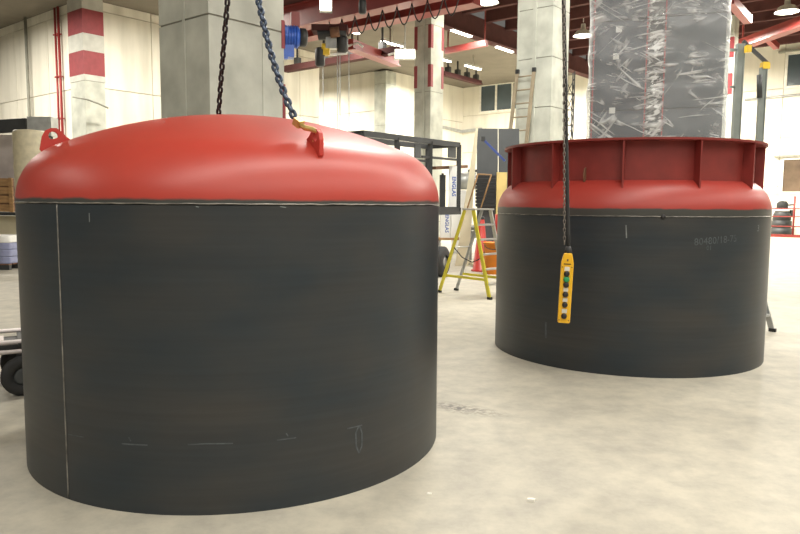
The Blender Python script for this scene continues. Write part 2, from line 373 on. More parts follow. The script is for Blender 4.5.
# cable tray along the back walls
def hitplane(px, py, P, N):
    d = ray(px, py); o = Vector((0, 0, EYE)); return o + d * ((P - o).dot(N) / d.dot(N))
a = hitplane(440, 126.5, P2 + NB2 * .1, NB2); b = hitplane(461.5, 131.5, P2 + NB2 * .1, NB2); c = hitplane(482, 129, C + NC * .1, NC)
single('cable_tray', MB().bar(a, b, .12, .2).bar(b, c, .12, .2), 'galvanised', 'grey cable tray turning the wall corner below the high dark window', 'cable tray', origin=b)
a = hitplane(745, 100, C + NC * .1, NC); b = hitplane(835, 91, C + NC * .1, NC)
single('conduit', MB().tube(a, b, .06), 'galvanised', 'thin grey conduit running under the high window by the grey posts', 'conduit', origin=a)

# ------------------------------------------------------------------ pillars
def pillar(name, label, E, su, sv, H, lift, z0, mcol='pillar_concrete', strips=(), stripes=(), group=None):
    """E: near corner on the floor; faces run along U and V"""
    E = Vector((E.x, E.y, 0)); p = thing(name, label, 'pillar', E, group=group)
    rz = math.atan2(U.y, U.x); c = U * (su / 2) + V * (sv / 2)
    part('core', MB().box(c + Vector((0, 0, H / 2)), (su - .03, sv - .03, H), rz), 'joint_concrete', p)
    z = z0
    while z > 0: z -= lift
    while z < H:
        a = max(z, 0) + .012; b = min(z + lift, H) - .012
        if b - a > .05: part('cast_lift', MB().box(c + Vector((0, 0, (a + b) / 2)), (su, sv, b - a), rz), mcol, p)
        z += lift
    for (ax, t, w_, proud) in strips:      # ax 'u': on the face that runs along U (v=0); 'v': on the face along V (u=0)
        if ax == 'u': part('form_strip', MB().box(U * (su * t) - V * (proud / 2) + Vector((0, 0, H / 2)), (w_, proud, H - .02), rz), mcol, p)
        else: part('form_strip', MB().box(V * (sv * t) - U * (proud / 2) + Vector((0, 0, H / 2)), (proud, w_, H - .02), rz), mcol, p)
    for (cu, cv, z1, z2, hw, m_) in stripes:   # corner guards wrapped round the corner (cu, cv in 0/1)
        cc = U * (su * cu) + V * (sv * cv) + Vector((0, 0, (z1 + z2) / 2)); du = 1 if cu == 0 else -1; dv = 1 if cv == 0 else -1; t = .012
        mb = MB().box(cc + U * (du * hw / 2) - V * (dv * t / 2), (hw + 2 * t, t, z2 - z1), rz).box(cc + V * (dv * hw / 2) - U * (du * t / 2), (t, hw + 2 * t, z2 - z1), rz)
        part('hazard_stripe', mb, m_, p)
    return p
def zof(py, px, Y): return at(px, py, Y).z
E1 = at(210, 100, 8.6)
pillar('concrete_pillar', 'massive grey concrete pillar rising directly behind the domed tank', E1, 1.2, 1.07, ROOF, 1.35, zof(13.5, 210, 8.6),
       strips=(('v', .48, .05, .012), ('u', .70, .03, .008)),
       stripes=((1, 0, zof(48, 279, 9.5), zof(20, 279, 9.5), .03, 'stripe_red'), (1, 0, zof(118, 279, 9.5), zof(84, 279, 9.5), .02, 'stripe_red')))
E2 = at(551, 100, 19.5)
pillar('concrete_pillar', 'grey concrete pillar with a brown ladder leaning on it', E2, 1.0, 1.1, ROOF + .7, 1.36, zof(56, 551, 19.5), strips=(('v', .5, .10, .03), ('v', .98, .05, .01)))
E3 = at(430.5, 100, 28.0)
Z = lambda y: zof(y, 430, 28.0)
guards = [(a_, b_, Z(y2), Z(y1), .13, 'stripe_red') for (a_, b_) in ((0, 0), (0, 1), (1, 0)) for (y1, y2) in ((24, 47.5), (64, 86.5))]
pillar('concrete_pillar', 'slim concrete pillar with red corner stripes beside the crane', E3, .85, .82, ROOF, 2.6, Z(91), strips=(('v', .42, .09, .06),), stripes=guards)
E4 = at(730.5, 100, 32.0); Z = lambda y: zof(y, 730, 32.0)
pillar('concrete_pillar', 'pale pillar with red stripes beside the wrapped tower', E4, .85, .85, ROOF + .4, 2.6, Z(93), strips=(), stripes=[(0, 0, Z(y2), Z(y1), .14, 'stripe_red') for (y1, y2) in ((36.5, 57), (73, 94))])
# striped corner column and the back corner column
cp = pillar('corner_column', 'pale corner column with broad red and white hazard bands', EC, .87, 1.22, ROOF, 2.6, zof(80, 87, 29.2))
rzU = math.atan2(U.y, U.x)
for (y1, y2, m_) in ((-20, 8, 'stripe_white'), (8, 32.5, 'stripe_red'), (32.5, 50, 'stripe_white'), (50, 74, 'stripe_red'), (74, 80, 'stripe_white')):
    z1 = zof(y2, 87, 29.2); z2 = zof(y1, 87, 29.2)
    part('hazard_band', MB().box(U * (.87 / 2) + V * (1.22 / 2) + Vector((0, 0, (z1 + z2) / 2)), (.87 + .04, 1.22 + .04, z2 - z1), rzU), m_, cp)
pillar('corner_column', 'grey column on the back wall corner under the crane', P2 - U * .3 - V * .3, 1.0, .95, zof(71, 385, 44.5), 2.6, 1.3)

# red pipes, groove and cable on the left wall
def onwall(px, py, off=.1): return hitplane(px, py, P1 + NL * off, NL)
for (px, w_) in ((56.5, .05), (59.8, .06)):
    q = onwall(px, 60, .16); m_ = MB().tube((q.x, q.y, .1), (q.x, q.y, ROOF - .05), w_, 8)
    for z in (1.5, 3.4, 5.2, 7.0, 8.8): m_.box((q.x, q.y, z), (.16, .16, .06), rzL)
    single('sprinkler_pipe', m_, 'pipe_red', 'thin red vertical pipe on the pale wall by the striped column', 'pipe', group='red wall pipes', origin=(q.x, q.y, 0))
q = onwall(27, 60, .22); single('downpipe', MB().tube((q.x, q.y, 0), (q.x, q.y, ROOF - .02), .065, 10).box((q.x, q.y, 5), (.18, .18, .08)), 'joint_concrete', 'grey vertical downpipe on the pale wall with the red pipes', 'pipe', origin=(q.x, q.y, 0))
pts = [at(73, 97, 29.0), at(87, 99.5, 28.6), at(97, 103, 28.8), at(108, 108, 29.3)]
single('wall_cable', MB().path(pts, .035, 6), 'joint_concrete', 'dark cable slanting round the foot of the striped column bands', 'cable', origin=pts[0])

# ------------------------------------------------------------------ lamps
hb = MB(); hb.lathe([(.10, .55), (.12, .30), (.30, .22), (.46, .02), (.48, 0), (.46, 0), (.28, .19), (.0, .2)], 20)
hb_house = hb.mesh('housing'); hb_house.materials.append(MATS['lamp_housing'])
hb_glow = MB().lathe([(0, .035), (.43, .035), (.43, .03), (0, .03)], 20).mesh('lens'); hb_glow.materials.append(MATS['lamp_disc'])
rod = MB().tube((0, 0, .5), (0, 0, 1.0), .02, 6).mesh('hanger'); rod.materials.append(MATS['lamp_housing'])
ld = bpy.data.lights.new('high_bay_light', 'AREA'); ld.shape = 'DISK'; ld.size = .86; ld.energy = LAMP_W; ld.color = (1.0, .945, .84)
LDS = {}
def high_bay(p, label, f=1.0):
    if f not in LDS: LDS[f] = ld.copy(); LDS[f].energy = LAMP_W * f
    t = thing('high_bay_lamp', label, 'lamp', p, group='round high-bay lamps under the roof')
    part('housing', hb_house, 'lamp_housing', t); part('lens', hb_glow, 'lamp_disc', t)
    rd = part('hanger', rod, 'lamp_housing', t)
    top = ROOF + (.75 if p.dot(V) < V0 else 0); rd.scale.z = max(.2, (top - p.z) / 1.0); rd.location.z = (top - p.z) - rd.scale.z
    lo = bpy.data.objects.new('light', LDS[f]); col.objects.link(lo); lo.parent = t; lo.location = (0, 0, .025)
    return t
HBL = 'round high-bay lamp hanging under the ribbed roof, one of several seen and added'
for (px, py, f) in ((487, 3, .5), (583, 36, 3), (787, 12, 4)):
    high_bay(atz(px, py, 9.5), HBL, f)
# unseen lamps added to brighten the walls, outside the frame or behind pillars and tower
for (x, y, f, z) in ((-17.0, 26.6, 2.2, 9.6), (-9.0, 27.0, 2, 9.6), (-21.5, 27.5, 2.5, 9.6), (-8.6, 44.2, 7, 9.3), (-5.5, 33.0, .8, 9.3), (1.8, 44.0, 1.6, 9.3), (8.5, 42.0, 4, 9.4),
                     (12.5, 36.0, 3.5, 9.5), (14.8, 34.0, 4, 9.5), (19.5, 24.0, 5, 9.5), (25.5, 21.0, 4, 9.5)):
    high_bay(Vector((x, y, z)), HBL, f)
# continuous strip rows over the main hall, above and behind the camera
row_house = MB().box((0, 0, .11), (5.6, .50, .12), rzU).box((0, 0, .04), (5.7, .58, .03), rzU).mesh('housing'); row_house.materials.append(MATS['lamp_housing'])
def row_light(f):
    l = bpy.data.lights.new('row_light', 'AREA'); l.shape = 'RECTANGLE'; l.size = 5.5; l.size_y = .42; l.energy = ROW_W * f; l.color = (1.0, .96, .88); return l
for (vv, us, f) in ((-.5, (-10, -4, 2, 8, 14, 20, 26), 1.0), (7, (11.5,), 3.0), (6.5, (17.5,), .7), (-8, (-10, -4, 2, 8, 14, 20), .8), (-15, (-10, -4, 2, 8, 14, 20), .8), (15, (-14, -8), 1.0)):
    l = row_light(f)
    for uu in us:
        p = uv(uu, vv, 9.4); t = thing('row_lamp', 'long strip lamp of the ceiling rows over the main hall', 'lamp', p, group='long strip lamps over the main hall')
        part('housing', row_house, 'lamp_housing', t)
        for k in (-2, 2): part('hanger', MB().tube(U * k + Vector((0, 0, .16)), U * k + Vector((0, 0, ROOF + .75 - 9.4)), .02, 6), 'lamp_housing', t)
        lo = bpy.data.objects.new('light', l); col.objects.link(lo); lo.parent = t; lo.location = (0, 0, .02); lo.rotation_euler.z = rzU
tube_house = MB().box((0, 0, .10), (1.6, .22, .10), rzU).mesh('housing'); tube_house.materials.append(MATS['lamp_housing'])
tube_glow = MB().box((0, 0, .02), (1.55, .16, .06), rzU).mesh('tube'); tube_glow.materials.append(MATS['lamp_glow'])
sl_ = bpy.data.lights.new('strip_light', 'AREA'); sl_.shape = 'RECTANGLE'; sl_.size = 1.5; sl_.size_y = .15; sl_.energy = 260; sl_.color = (1, .96, .88)
def strip_lamp(px, py, z=9.3):
    p = atz(px, py, z); t = thing('strip_lamp', 'fluorescent strip lamp in a row under the roof slab', 'lamp', p, group='strip lamps under the roof')
    part('housing', tube_house, 'lamp_housing', t); part('tube', tube_glow, 'lamp_glow', t)
    top = (ROOF + .75 if p.dot(V) < V0 else ROOF) - z
    part('hanger', MB().tube((0, 0, .14), (0, 0, top), .02, 6), 'lamp_housing', t)
    lo = bpy.data.objects.new('light', sl_); col.objects.link(lo); lo.parent = t; lo.location = (0, 0, -.02); lo.rotation_euler.z = rzU
for q in ((347, 31), (392, 44.5), (442, 60), (473, 68), (461.5, 34), (504.5, 50)): strip_lamp(*q)
def flood(px, py, Y, w_, h_, label):
    p = at(px, py, Y); t = thing('flood_lamp', label, 'lamp', p); d = Vector((-p.x, -p.y, 0)).normalized(); rz = math.atan2(d.x, -d.y)
    part('housing', MB().box((0, .12, 0), (w_ * 1.12, .2, h_ * 1.15), rz), 'lamp_housing', t)
    part('lens', MB().box((d * .03), (w_, .05, h_), rz), 'lamp_flood', t)
    part('bracket', MB().tube((0, 0, h_ / 2), (0, 0, ROOF - p.z), .03, 6), 'lamp_housing', t)
flood(405, 54, 26.5, .72, .32, 'bright rectangular flood lamp beside the striped slim pillar')
flood(325.5, 3, 23.0, .36, .45, 'square white lamp hung under the crane walkway')

# ================================================================== TANKS
T1 = Vector((-1.1236, 4.8849, 0)); R1, H1 = 1.3933, 1.6366
T2 = Vector((2.5812, 7.8917, 0)); R2, H2 = 1.459, 1.5342
def tori(Rd, r, Rc, h0, n1=14, n2=22):
    """profile of a dished head from the weld up to the crown"""
    a = math.asin((Rd - r) / (Rc - r)); depth = Rc - (Rc - r) * math.cos(a)
    pr = [(Rd, 0), (Rd, h0 * .5), (Rd, h0)]
    for i in range(1, n1 + 1):
        t = (math.pi / 2 - a) * i / n1; pr.append((Rd - r + r * math.cos(t), h0 + r * math.sin(t)))
    zc = h0 + depth - Rc
    for i in range(1, n2 + 1):
        t = a * (1 - i / n2); pr.append((Rc * math.sin(t) if i < n2 else .0005, zc + Rc * math.cos(t)))
    return pr
def head_z(pr, rho):
    for (r0, z0), (r1, z1) in zip(pr[2:], pr[3:]):
        if r1 <= rho <= r0: return z0 + (z1 - z0) * (r0 - rho) / max(1e-6, r0 - r1)
    return pr[-1][1]
def cyl_hit(px, py, T, Rr):
    d = ray(px, py); a = d.x ** 2 + d.y ** 2; b = -2 * (d.x * T.x + d.y * T.y); c_ = T.x ** 2 + T.y ** 2 - Rr ** 2
    t = (-b - math.sqrt(max(0, b * b - 4 * a * c_))) / (2 * a); return math.atan2(d.y * t - T.y, d.x * t - T.x), EYE + d.z * t
def ribbon(mb, pts, Rr, wd, th=.0025):
    """flat stroke lying on a shell of radius Rr; pts are (angle, z)"""
    off = Rr + th
    for (a0, z0), (a1, z1) in zip(pts, pts[1:]):
        dx, dz = (a1 - a0) * Rr, z1 - z0; L_ = math.hypot(dx, dz) or 1; nx, nz = -dz / L_ * wd / 2, dx / L_ * wd / 2
        k = max(1, int(abs(a1 - a0) / .02)); vs_ = []
        for i in range(k + 1):
            a = a0 + (a1 - a0) * i / k; z = z0 + dz * i / k
            for s in (-1, 1):
                aa = a + s * nx / Rr; vs_.append((off * math.cos(aa), off * math.sin(aa), z + s * nz))
        mb.add(vs_, [(2 * i, 2 * i + 1, 2 * i + 3, 2 * i + 2) for i in range(k)])
def chalk(parent, T, Rr, strokes, m_='chalk', wd=.006, label=None):
    for st in strokes:
        mb = MB(); ribbon(mb, [cyl_hit(x, y, T, Rr) for x, y in st], Rr, wd); part('chalk_mark', mb, m_, parent, label=label)
def shell(parent, Rr, H):
    th = .016
    part('shell', MB().lathe([(Rr - th, .0), (Rr, .0), (Rr, .02)], 128, smooth=False).lathe([(Rr, .02), (Rr, H - .01)], 128).lathe([(Rr, H - .01), (Rr - th, H - .01), (Rr - th, 0)], 128), 'mill_steel', parent)
def ring_weld(parent, Rr, z, r=.0045, name='weld_seam'):
    rnd = random.Random(3); n = 220
    pts = [((Rr + r * .2) * math.cos(2 * math.pi * k / n), (Rr + r * .2) * math.sin(2 * math.pi * k / n), z + rnd.uniform(-.0015, .0015)) for k in range(n)]
    return part(name, MB().path(pts, r, 6, closed=True), 'weld_bead', parent)

# --- tank with the smooth dome
t1 = thing('pressure_tank', 'large dark steel tank with a smooth red domed head', 'tank', T1)
shell(t1, R1, H1)
PR1 = tori(R1, .37, 2.90, .006)
h = part('dished_head', MB().lathe(PR1, 128), 'red_head_smooth', t1, label='smooth glossy red dome'); h.location.z = H1
ring_weld(t1, R1, H1 - .002)
az0, _ = cyl_hit(62, 330, T1, R1)
part('weld_seam', MB().path([((R1 + .001) * math.cos(az0), (R1 + .001) * math.sin(az0), .01 + (H1 - .02) * i / 40) for i in range(41)], .0042, 6), 'weld_bead', t1)
# faint chalk strokes on the plate
chalk(t1, T1, R1, [[(122, 443.5), (148, 445)], [(129, 437), (131, 441)], [(188, 444.5), (205, 443.6), (233, 443.2)], [(277, 440), (296, 437.5)], [(286, 433), (288, 436)], [(347, 428.5), (362, 425)]], 'chalk_faint', .007)
chalk(t1, T1, R1, [[(358.5, 426), (355.5, 433), (356, 446), (358.8, 453), (361.5, 446), (361.8, 433), (359.5, 426)]], 'chalk_faint', .009)
chalk(t1, T1, R1, [[(89.5, 213), (89.8, 222)]], 'chalk', .005)
chalk(t1, T1, R1, [[(68, 434), (84, 437)]], 'chalk_faint', .005)
chalk(t1, T1, R1, [[(280, 206.5), (286, 207.5)], [(196, 206.5), (199, 207.2)]], 'chalk', .005)
# lifting lugs
def lug_points():
    out = [(-.095, -.03), (.085, -.04), (.095, .0), (.075, .035), (.055, .07), (.025, .098), (-.01, .102), (-.04, .094), (-.06, .065), (-.075, .03), (-.095, .0)]
    n = len(out); hole = []
    for (a, b) in out:
        t = math.atan2(b - .056, a + .005); hole.append((-.005 + .026 * math.cos(t), .056 + .026 * math.sin(t)))
    return out, hole
def lug(parent, az, T, LUG_RHO=1.23):
    zt = H1 + head_z(PR1, LUG_RHO); rd = Vector((math.cos(az), math.sin(az), 0)); O = rd * LUG_RHO + Vector((0, 0, zt))
    u_ = (LUG_RHO - R1 + .37) / .37; sl = -.85 * u_ / math.sqrt(1 - u_ * u_); ex = (rd + Vector((0, 0, sl))).normalized(); n_ = ex.cross(Vector((-rd.y, rd.x, 0))).normalized()
    if n_.z < 0: n_ = -n_
    out, hole = lug_points(); part('lifting_lug', MB().prism(out, .025, O, ex, n_, hole), 'red_lug', parent)
    return T + O + n_ * .056, n_, ex
lugs = {}
for a in (302, 210, 113, 30): lugs[a] = lug(t1, R(a), T1, 1.23 if a == 302 else 1.16)

# --- tank with the ribbed skirt
t2 = thing('pressure_tank', 'dark steel tank topped by a red ribbed skirt ring', 'tank', T2)
shell(t2, R2, H2)
PR2 = tori(R2, .34, 2.7, .04)
h = part('dished_head', MB().lathe(PR2, 128), 'red_head_skirted', t2, label='red painted head with bare steel rim'); h.location.z = H2
ring_weld(t2, R2, H2 - .002)
RS, RF, ZF = 1.275, 1.392, 2.272
zs = H2 + head_z(PR2, RS) - .01
part('skirt', MB().lathe([(RS - .02, zs), (RS, zs)], 96, smooth=False).lathe([(RS, zs), (RS, ZF)], 96).lathe([(RS, ZF), (RS - .02, ZF)], 96, smooth=False).lathe([(RS - .02, ZF), (RS - .02, zs)], 96), 'red_primer', t2)
part('flange_ring', MB().lathe([(RS - .08, ZF - .022), (RF, ZF - .022)], 96, smooth=False).lathe([(RF, ZF - .022), (RF, ZF)], 96).lathe([(RF, ZF), (RS - .08, ZF), (RS - .08, ZF - .022)], 96, smooth=False), 'red_primer', t2)
def head_z2(r): return H2 + head_z(PR2, r)
faz = -math.pi / 2 + math.atan2(T2.x, T2.y) * -1
for deg in [-2 + 30 * k for k in range(12)]:
    a = faz + R(deg); rd = Vector((math.cos(a), math.sin(a), 0)); rr = [RS - .005 + (RF - .012 - RS) * i / 5 for i in range(6)]
    pts = [(q, head_z2(q) - .012) for q in rr] + [(RF - .012, ZF - .02), (RS - .005, ZF - .02)]
    part('stiffener', MB().prism(pts, .016, (0, 0, 0), rd, (0, 0, 1)), 'red_primer', t2)
# small eye plate on the skirt and a black plug at the weld
a, z = cyl_hit(585.5, 176, T2, RS); rd = Vector((math.cos(a), math.sin(a), 0))
part('eye_plate', MB().prism([(0, -.085), (.03, -.07), (.05, 0), (.03, .07), (0, .085)], .014, rd * (RS - .002) + Vector((0, 0, z)), rd, (0, 0, 1)), 'wood_dark', t2)
a, z = cyl_hit(663, 217, T2, R2); rd = Vector((math.cos(a), math.sin(a), 0)); tg = Vector((-rd.y, rd.x, 0))
part('plug', MB().lathe([(0, .014), (.018, .014), (.024, .008), (.024, -.006)], 16, c=rd * R2 + Vector((0, 0, z)), ax=(tg, Vector((0, 0, 1)), rd)), 'button_black', t2, label='small black plug at the weld')
chalk(t2, T2, R2, [[(626, 225), (626.5, 238)]], 'chalk', .010)
chalk(t2, T2, R2, [[(546, 322), (546, 338)]], 'chalk_faint', .02)
def chalk_text(parent, T, Rr, s, px, py, size, rot=0, m_='chalk'):
    cu = bpy.data.curves.new('chalk', 'FONT'); cu.body = s; cu.size = size; cu.align_x = 'CENTER'; cu.align_y = 'CENTER'; cu.resolution_u = 2
    ob = bpy.data.objects.new('chalk_tmp', cu); col.objects.link(ob); bpy.context.view_layer.update()
    me = bpy.data.meshes.new_from_object(ob.evaluated_get(bpy.context.evaluated_depsgraph_get())); bpy.data.objects.remove(ob)
    a0, z0 = cyl_hit(px, py, T, Rr)
    for v in me.vertices:
        x = v.co.x * math.cos(rot) - v.co.y * math.sin(rot); y = v.co.x * math.sin(rot) + v.co.y * math.cos(rot)
        a = a0 + x / Rr; v.co = ((Rr + .003) * math.cos(a), (Rr + .003) * math.sin(a), z0 + y)
    me.materials.clear(); me.materials.append(MATS[m_]); o = bpy.data.objects.new('chalk_writing', me); col.objects.link(o); o.parent = parent
    return o
chalk_text(t2, T2, R2, '80480/18-75', 717, 240.5, .095, R(4), 'chalk_faint')
chalk_text(t2, T2, R2, '01', 709, 248, .06, 0, 'chalk_faint')
chalk_text(t2, T2, R2, '3', 758, 228.5, .09, 0, 'chalk')

# ================================================================== LIFTING CHAINS
def link_mesh(L, r, wd, m_, key):
    pts = []; hl = (L - wd) / 2; rr = (wd - 2 * r) / 2 + r * .0
    rr = wd / 2 - r
    for k in range(7): t = -math.pi / 2 + math.pi * k / 6; pts.append((rr * math.sin(t) * 1.0, 0, hl + rr * math.cos(t)))
    for k in range(7): t = math.pi / 2 + math.pi * k / 6; pts.append((rr * math.sin(t), 0, -hl + rr * math.cos(t)))
    me = MB().path(pts, r, 6, closed=True).mesh('link'); me.materials.append(MATS[m_]); return me
def chain(parent, pts, pitch, me):
    """links along a polyline (world), alternate links turned a quarter"""
    seg = []; tot = 0
    for a, b in zip(pts, pts[1:]): seg.append((a, b, (b - a).length)); tot += seg[-1][2]
    n = int(tot / pitch)
    for i in range(n):
        s = (i + .5) * pitch; k = 0
        while s > seg[k][2] and k < len(seg) - 1: s -= seg[k][2]; k += 1
        a, b, L_ = seg[k]; p = a + (b - a) * (s / L_); d = (b - a).normalized()
        x = Vector((1, 0, 0)) - d * d.x; x.normalize(); y = d.cross(x)
        ang = R(25) + (math.pi / 2 if i % 2 else 0); X = x * math.cos(ang) + y * math.sin(ang); Y = d.cross(X)
        o = bpy.data.objects.new('link', me); col.objects.link(o)
        o.parent = parent; M = Matrix(((X.x, Y.x, d.x), (X.y, Y.y, d.y), (X.z, Y.z, d.z))).to_4x4(); M.translation = p - parent.location; o.matrix_local = M
def sagged(a, b, side, amt, n=24):
    a = Vector(a); b = Vector(b); return [a.lerp(b, i / n) + Vector(side) * (amt * math.sin(math.pi * (i / n) ** 1.6)) for i in range(n + 1)]
RING = Vector((-1.125, 4.885, 3.76))
def hook(parent, p, d, nrm, m_='brass'):
    """clevis grab hook: body along d, curling through the lug hole at p"""
    d = d.normalized(); side = d.cross(nrm).normalized(); up = side.cross(d)
    pts = [p - d * .17, p - d * .11, p - d * .05 + up * .022, p + up * .033, p + d * .035 + up * .012, p + d * .038 - up * .018, p + d * .01 - up * .036, p - d * .02 - up * .03]
    mb = MB(); o = parent.location
    mb.path([q - o for q in pts], .017, 8, r2=.009)
    mb.box(p - d * .165 - o, (.05, .042, .042), ax=(d, side, up))
    return part('hook', mb, m_, parent, label='brass-coloured lifting hook')
ch = thing('lifting_chain', 'blue-grey lifting chain with a brass hook on a lug of the domed tank', 'chain', RING, group=None)
p, n_, ex = lugs[302]; d0 = (p - RING).normalized()
hd = (d0 * .55 + ex * .5 + Vector((.5, 0, 0))).normalized()
pe = p - hd * .19
chain(ch, sagged(RING - Vector((0, 0, .05)), pe, (-.15, -.5, -.8), .10), .045, link_mesh(.066, .0105, .048, 'chain_blue', 1)); hook(ch, p, hd, n_)
ch2 = thing('lifting_chain', 'black lifting chain running behind the red dome', 'chain', RING)
p, n_, ex = lugs[113]; d0 = (p - RING).normalized(); pe = p - d0 * .19
chain(ch2, sagged(RING - Vector((0, 0, .05)), pe, (-.2, 0, -1), .05), .050, link_mesh(.071, .0100, .050, 'chain_black', 2)); hook(ch2, p, d0, n_)
# crane hook block above the frame
ck = thing('crane_hook', 'crane hook block carrying the two lifting chains', 'hook', RING)
part('master_ring', MB().path([(.09 * math.cos(2 * math.pi * k / 20), 0, .03 + .11 * math.sin(2 * math.pi * k / 20)) for k in range(20)], .014, 8, closed=True), 'chain_black', ck)
part('hook', MB().path([(0, -.09 * math.cos(R(t)), .17 + .09 * math.sin(R(t)) - .02) for t in range(-150, 60, 15)] + [(0, 0, .30), (0, 0, .40)], .028, 8), 'hoist_yellow', ck)
part('block', MB().box((0, 0, .56), (.16, .36, .34)).lathe([(.02, -.10), (.17, -.10), (.17, .10), (.02, .10)], 20, c=(0, 0, .6), ax=(Vector((0, 1, 0)), Vector((0, 0, 1)), Vector((1, 0, 0)))), 'hoist_yellow', ck)
for s in (-1, 1): part('rope', MB().tube((0, s * .15, .6), (0, s * .15, 8.9 - RING.z), .009, 6), 'chain_black', ck)

# ================================================================== PENDANT CONTROL
PD = 4.5
pt = at(568, 253, PD); pb_ = at(563.5, 321.5, PD); ax = (pt - pb_); LP = ax.length; ax.normalize()
pd = thing('pendant_control', 'yellow crane pendant control hanging in front of the ribbed tank', 'control', pb_)
fx = Vector((1, 0, 0)); fx = (fx - ax * fx.dot(ax)).normalized(); fy = ax.cross(fx) * -1.0
if fy.y > 0: fy = -fy          # towards the camera
rotp = R(12); fx, fy = fx * math.cos(rotp) + fy * math.sin(rotp), fy * math.cos(rotp) - fx * math.sin(rotp)
W2 = .040
body = [(-W2, 0), (-W2 + .008, -.006), (W2 - .008, -.006), (W2, 0), (W2, LP * .86), (W2 * .72, LP * .97), (W2 * .62, LP), (-W2 * .62, LP), (-W2 * .72, LP * .97), (-W2, LP * .86)]
bo = part('housing', MB().prism(body, .062, (0, 0, 0), fx, ax), 'pendant_yellow', pd)
bv = bo.modifiers.new('bevel', 'BEVEL'); bv.width = .007; bv.segments = 2
part('collar', MB().tube(ax * (LP * .98), ax * (LP + .045), .030, 12, r2=.016), 'rubber', pd)
def on_face(x, y, z=.031): return fx * x + ax * y + fy * z
BT = [(.775, 'button_white', .016), (.705, 'button_black', .0165), (.625, 'button_green', .018), (.545, 'button_black', .0165), (.475, 'button_white', .015), (.405, 'button_black', .0165), (.325, 'button_white', .015), (.255, 'button_black', .016), (.165, 'button_white', .016), (.09, 'button_black', .0165)]
for y, m_, r in BT:
    c_ = on_face(0, y * LP)
    if m_ == 'button_white': part('legend_plate', MB().box(c_, (r * 2, r * 1.7, .004), ax=(fx, ax, fy)), m_, pd)
    else:
        b_ = part('button', MB().lathe([(r * 1.15, -.002), (r * 1.15, .008), (r, .010), (r, .018), (r * .8, .021), (0, .021)], 14, c=c_, ax=(fx, ax, fy)), m_, pd)
part('name_plate', MB().box(on_face(0, .845 * LP), (.045, .006, .003), ax=(fx, ax, fy)), 'button_black', pd)
part('rating_mark', MB().box(on_face(0, .90 * LP), (.010, .014, .003), ax=(fx, ax, fy)), 'wood_dark', pd)
for (x, y) in ((-.03, .03), (.03, .03), (-.03, .80), (.03, .80)): part('screw', MB().lathe([(.004, 0), (.004, .003), (0, .003)], 8, c=on_face(x, y * LP, .030), ax=(fx, ax, fy)), 'wood_dark', pd)
top = ax * (LP + .03)
cab_top = at(563.5, -10, PD) - pb_
part('cable', MB().path([top, top + Vector((-.004, 0, .10)), top.lerp(cab_top, .5) + Vector((.0, 0, 0)), cab_top, Vector((cab_top.x - .02, cab_top.y, 8.9 - pb_.z))], .013, 8), 'rubber', pd)
cm = link_mesh(.034, .0035, .020, 'chain_zinc', 3); 
c0 = at(563.6, 248, PD) + Vector((0, -.024, 0)); c1 = at(563.0, -12, PD) + Vector((0, -.024, 0))
stc = thing('support_chain', 'thin zinc strain-relief chain beside the pendant cable', 'chain', c0)
chain(stc, [c1, c0], .027, cm)

# the crane bridge that carries hook and pendant, overhead
g = thing('crane_bridge', 'red overhead crane girder above the two tanks', 'crane', (0, 4.7, 8.9))
part('girder', MB().box((0, 0, .32), (7, .40, .55)).box((0, 0, .02), (7, .6, .04)), 'crane_red', g)
for x in (-3.2, 3.2): part('hanger', MB().box((x, 0, 1.2), (.2, .2, 1.25)), 'crane_red', g)
for x in (RING.x, pb_.x + cab_top.x - .02): part('trolley', MB().box((x, 0, -.0), (.8, .8, .25)).box((x, .35, .25), (.5, .3, .4)), 'blue_motor', g)

# ================================================================== STEP LADDERS
def step_ladder(name, label, S1, dirS, wdir, H, mats, handrail=False):
    """local frame: x towards the step side, y across the steps; S1 = near foot of the step side"""
    m_front, m_front2, m_back, m_back2, m_step = mats
    X = Vector((dirS[0], dirS[1], 0)).normalized(); Y = Vector((wdir[0], wdir[1], 0)).normalized(); W = .45
    O = Vector((S1[0], S1[1], 0)) - X * .6
    t = thing(name, label, 'ladder', O)
    def P(x, y, z): return X * x + Y * y + Vector((0, 0, z))
    def stile(x0, x1, y, m_, wd=.065):
        s = part('stile', MB().bar(P(x0, y, .03), P(x1, y, H), .028, wd, up=X), m_, t)
        part('rubber_foot', MB().box(P(x0 + (.01 if x0 > 0 else -.01), y, .022), (.085, .045, .044), math.atan2(X.y, X.x)), 'rubber', s)
    stile(.6, .2, 0, m_front); stile(.6, .2, W, m_front2); stile(-.6, 0, 0, m_back, .055); stile(-.6, 0, W, m_back2, .055)
    n = 6
    for i in range(1, n):
        z = H * i / n; x = .6 - .4 * i / n
        part('step', MB().box(P(x, W / 2, z), (.10, W, .03), math.atan2(X.y, X.x)), m_step, t)
    part('platform', MB().box(P(.11, W / 2, H + .015), (.30, W + .06, .03), math.atan2(X.y, X.x)), m_step, t)
    for z in (.30, .85): 
        x = -.6 + .6 * z / H; part('brace', MB().tube(P(x, 0, z), P(x, W, z), .012, 6), m_step, t)
    for y in (0, W):
        part('spreader_bar', MB().bar(P(-.6 + .6 * .33 / H, y, .33), P(.6 - .4 * .33 / H, y, .33), .012, .045), m_back, t)
    if handrail:
        for y in (.05, W - .05):
            part('guard_rail', MB().tube(P(.0, y, H), P(.22, y + .03, H + .62), .014, 6), 'wood', t)
        part('guard_rail', MB().tube(P(.22, .08, H + .62), P(.22, W - .02, H + .62), .014, 6), 'wood', t)
        part('slack_cord', MB().path([P(-.25, 0, .85), P(-.1, .05, .68), P(.1, .1, .60), P(.3, .1, .68), P(.38, .1, .8)], .010, 6), 'rubber', t)
    return t
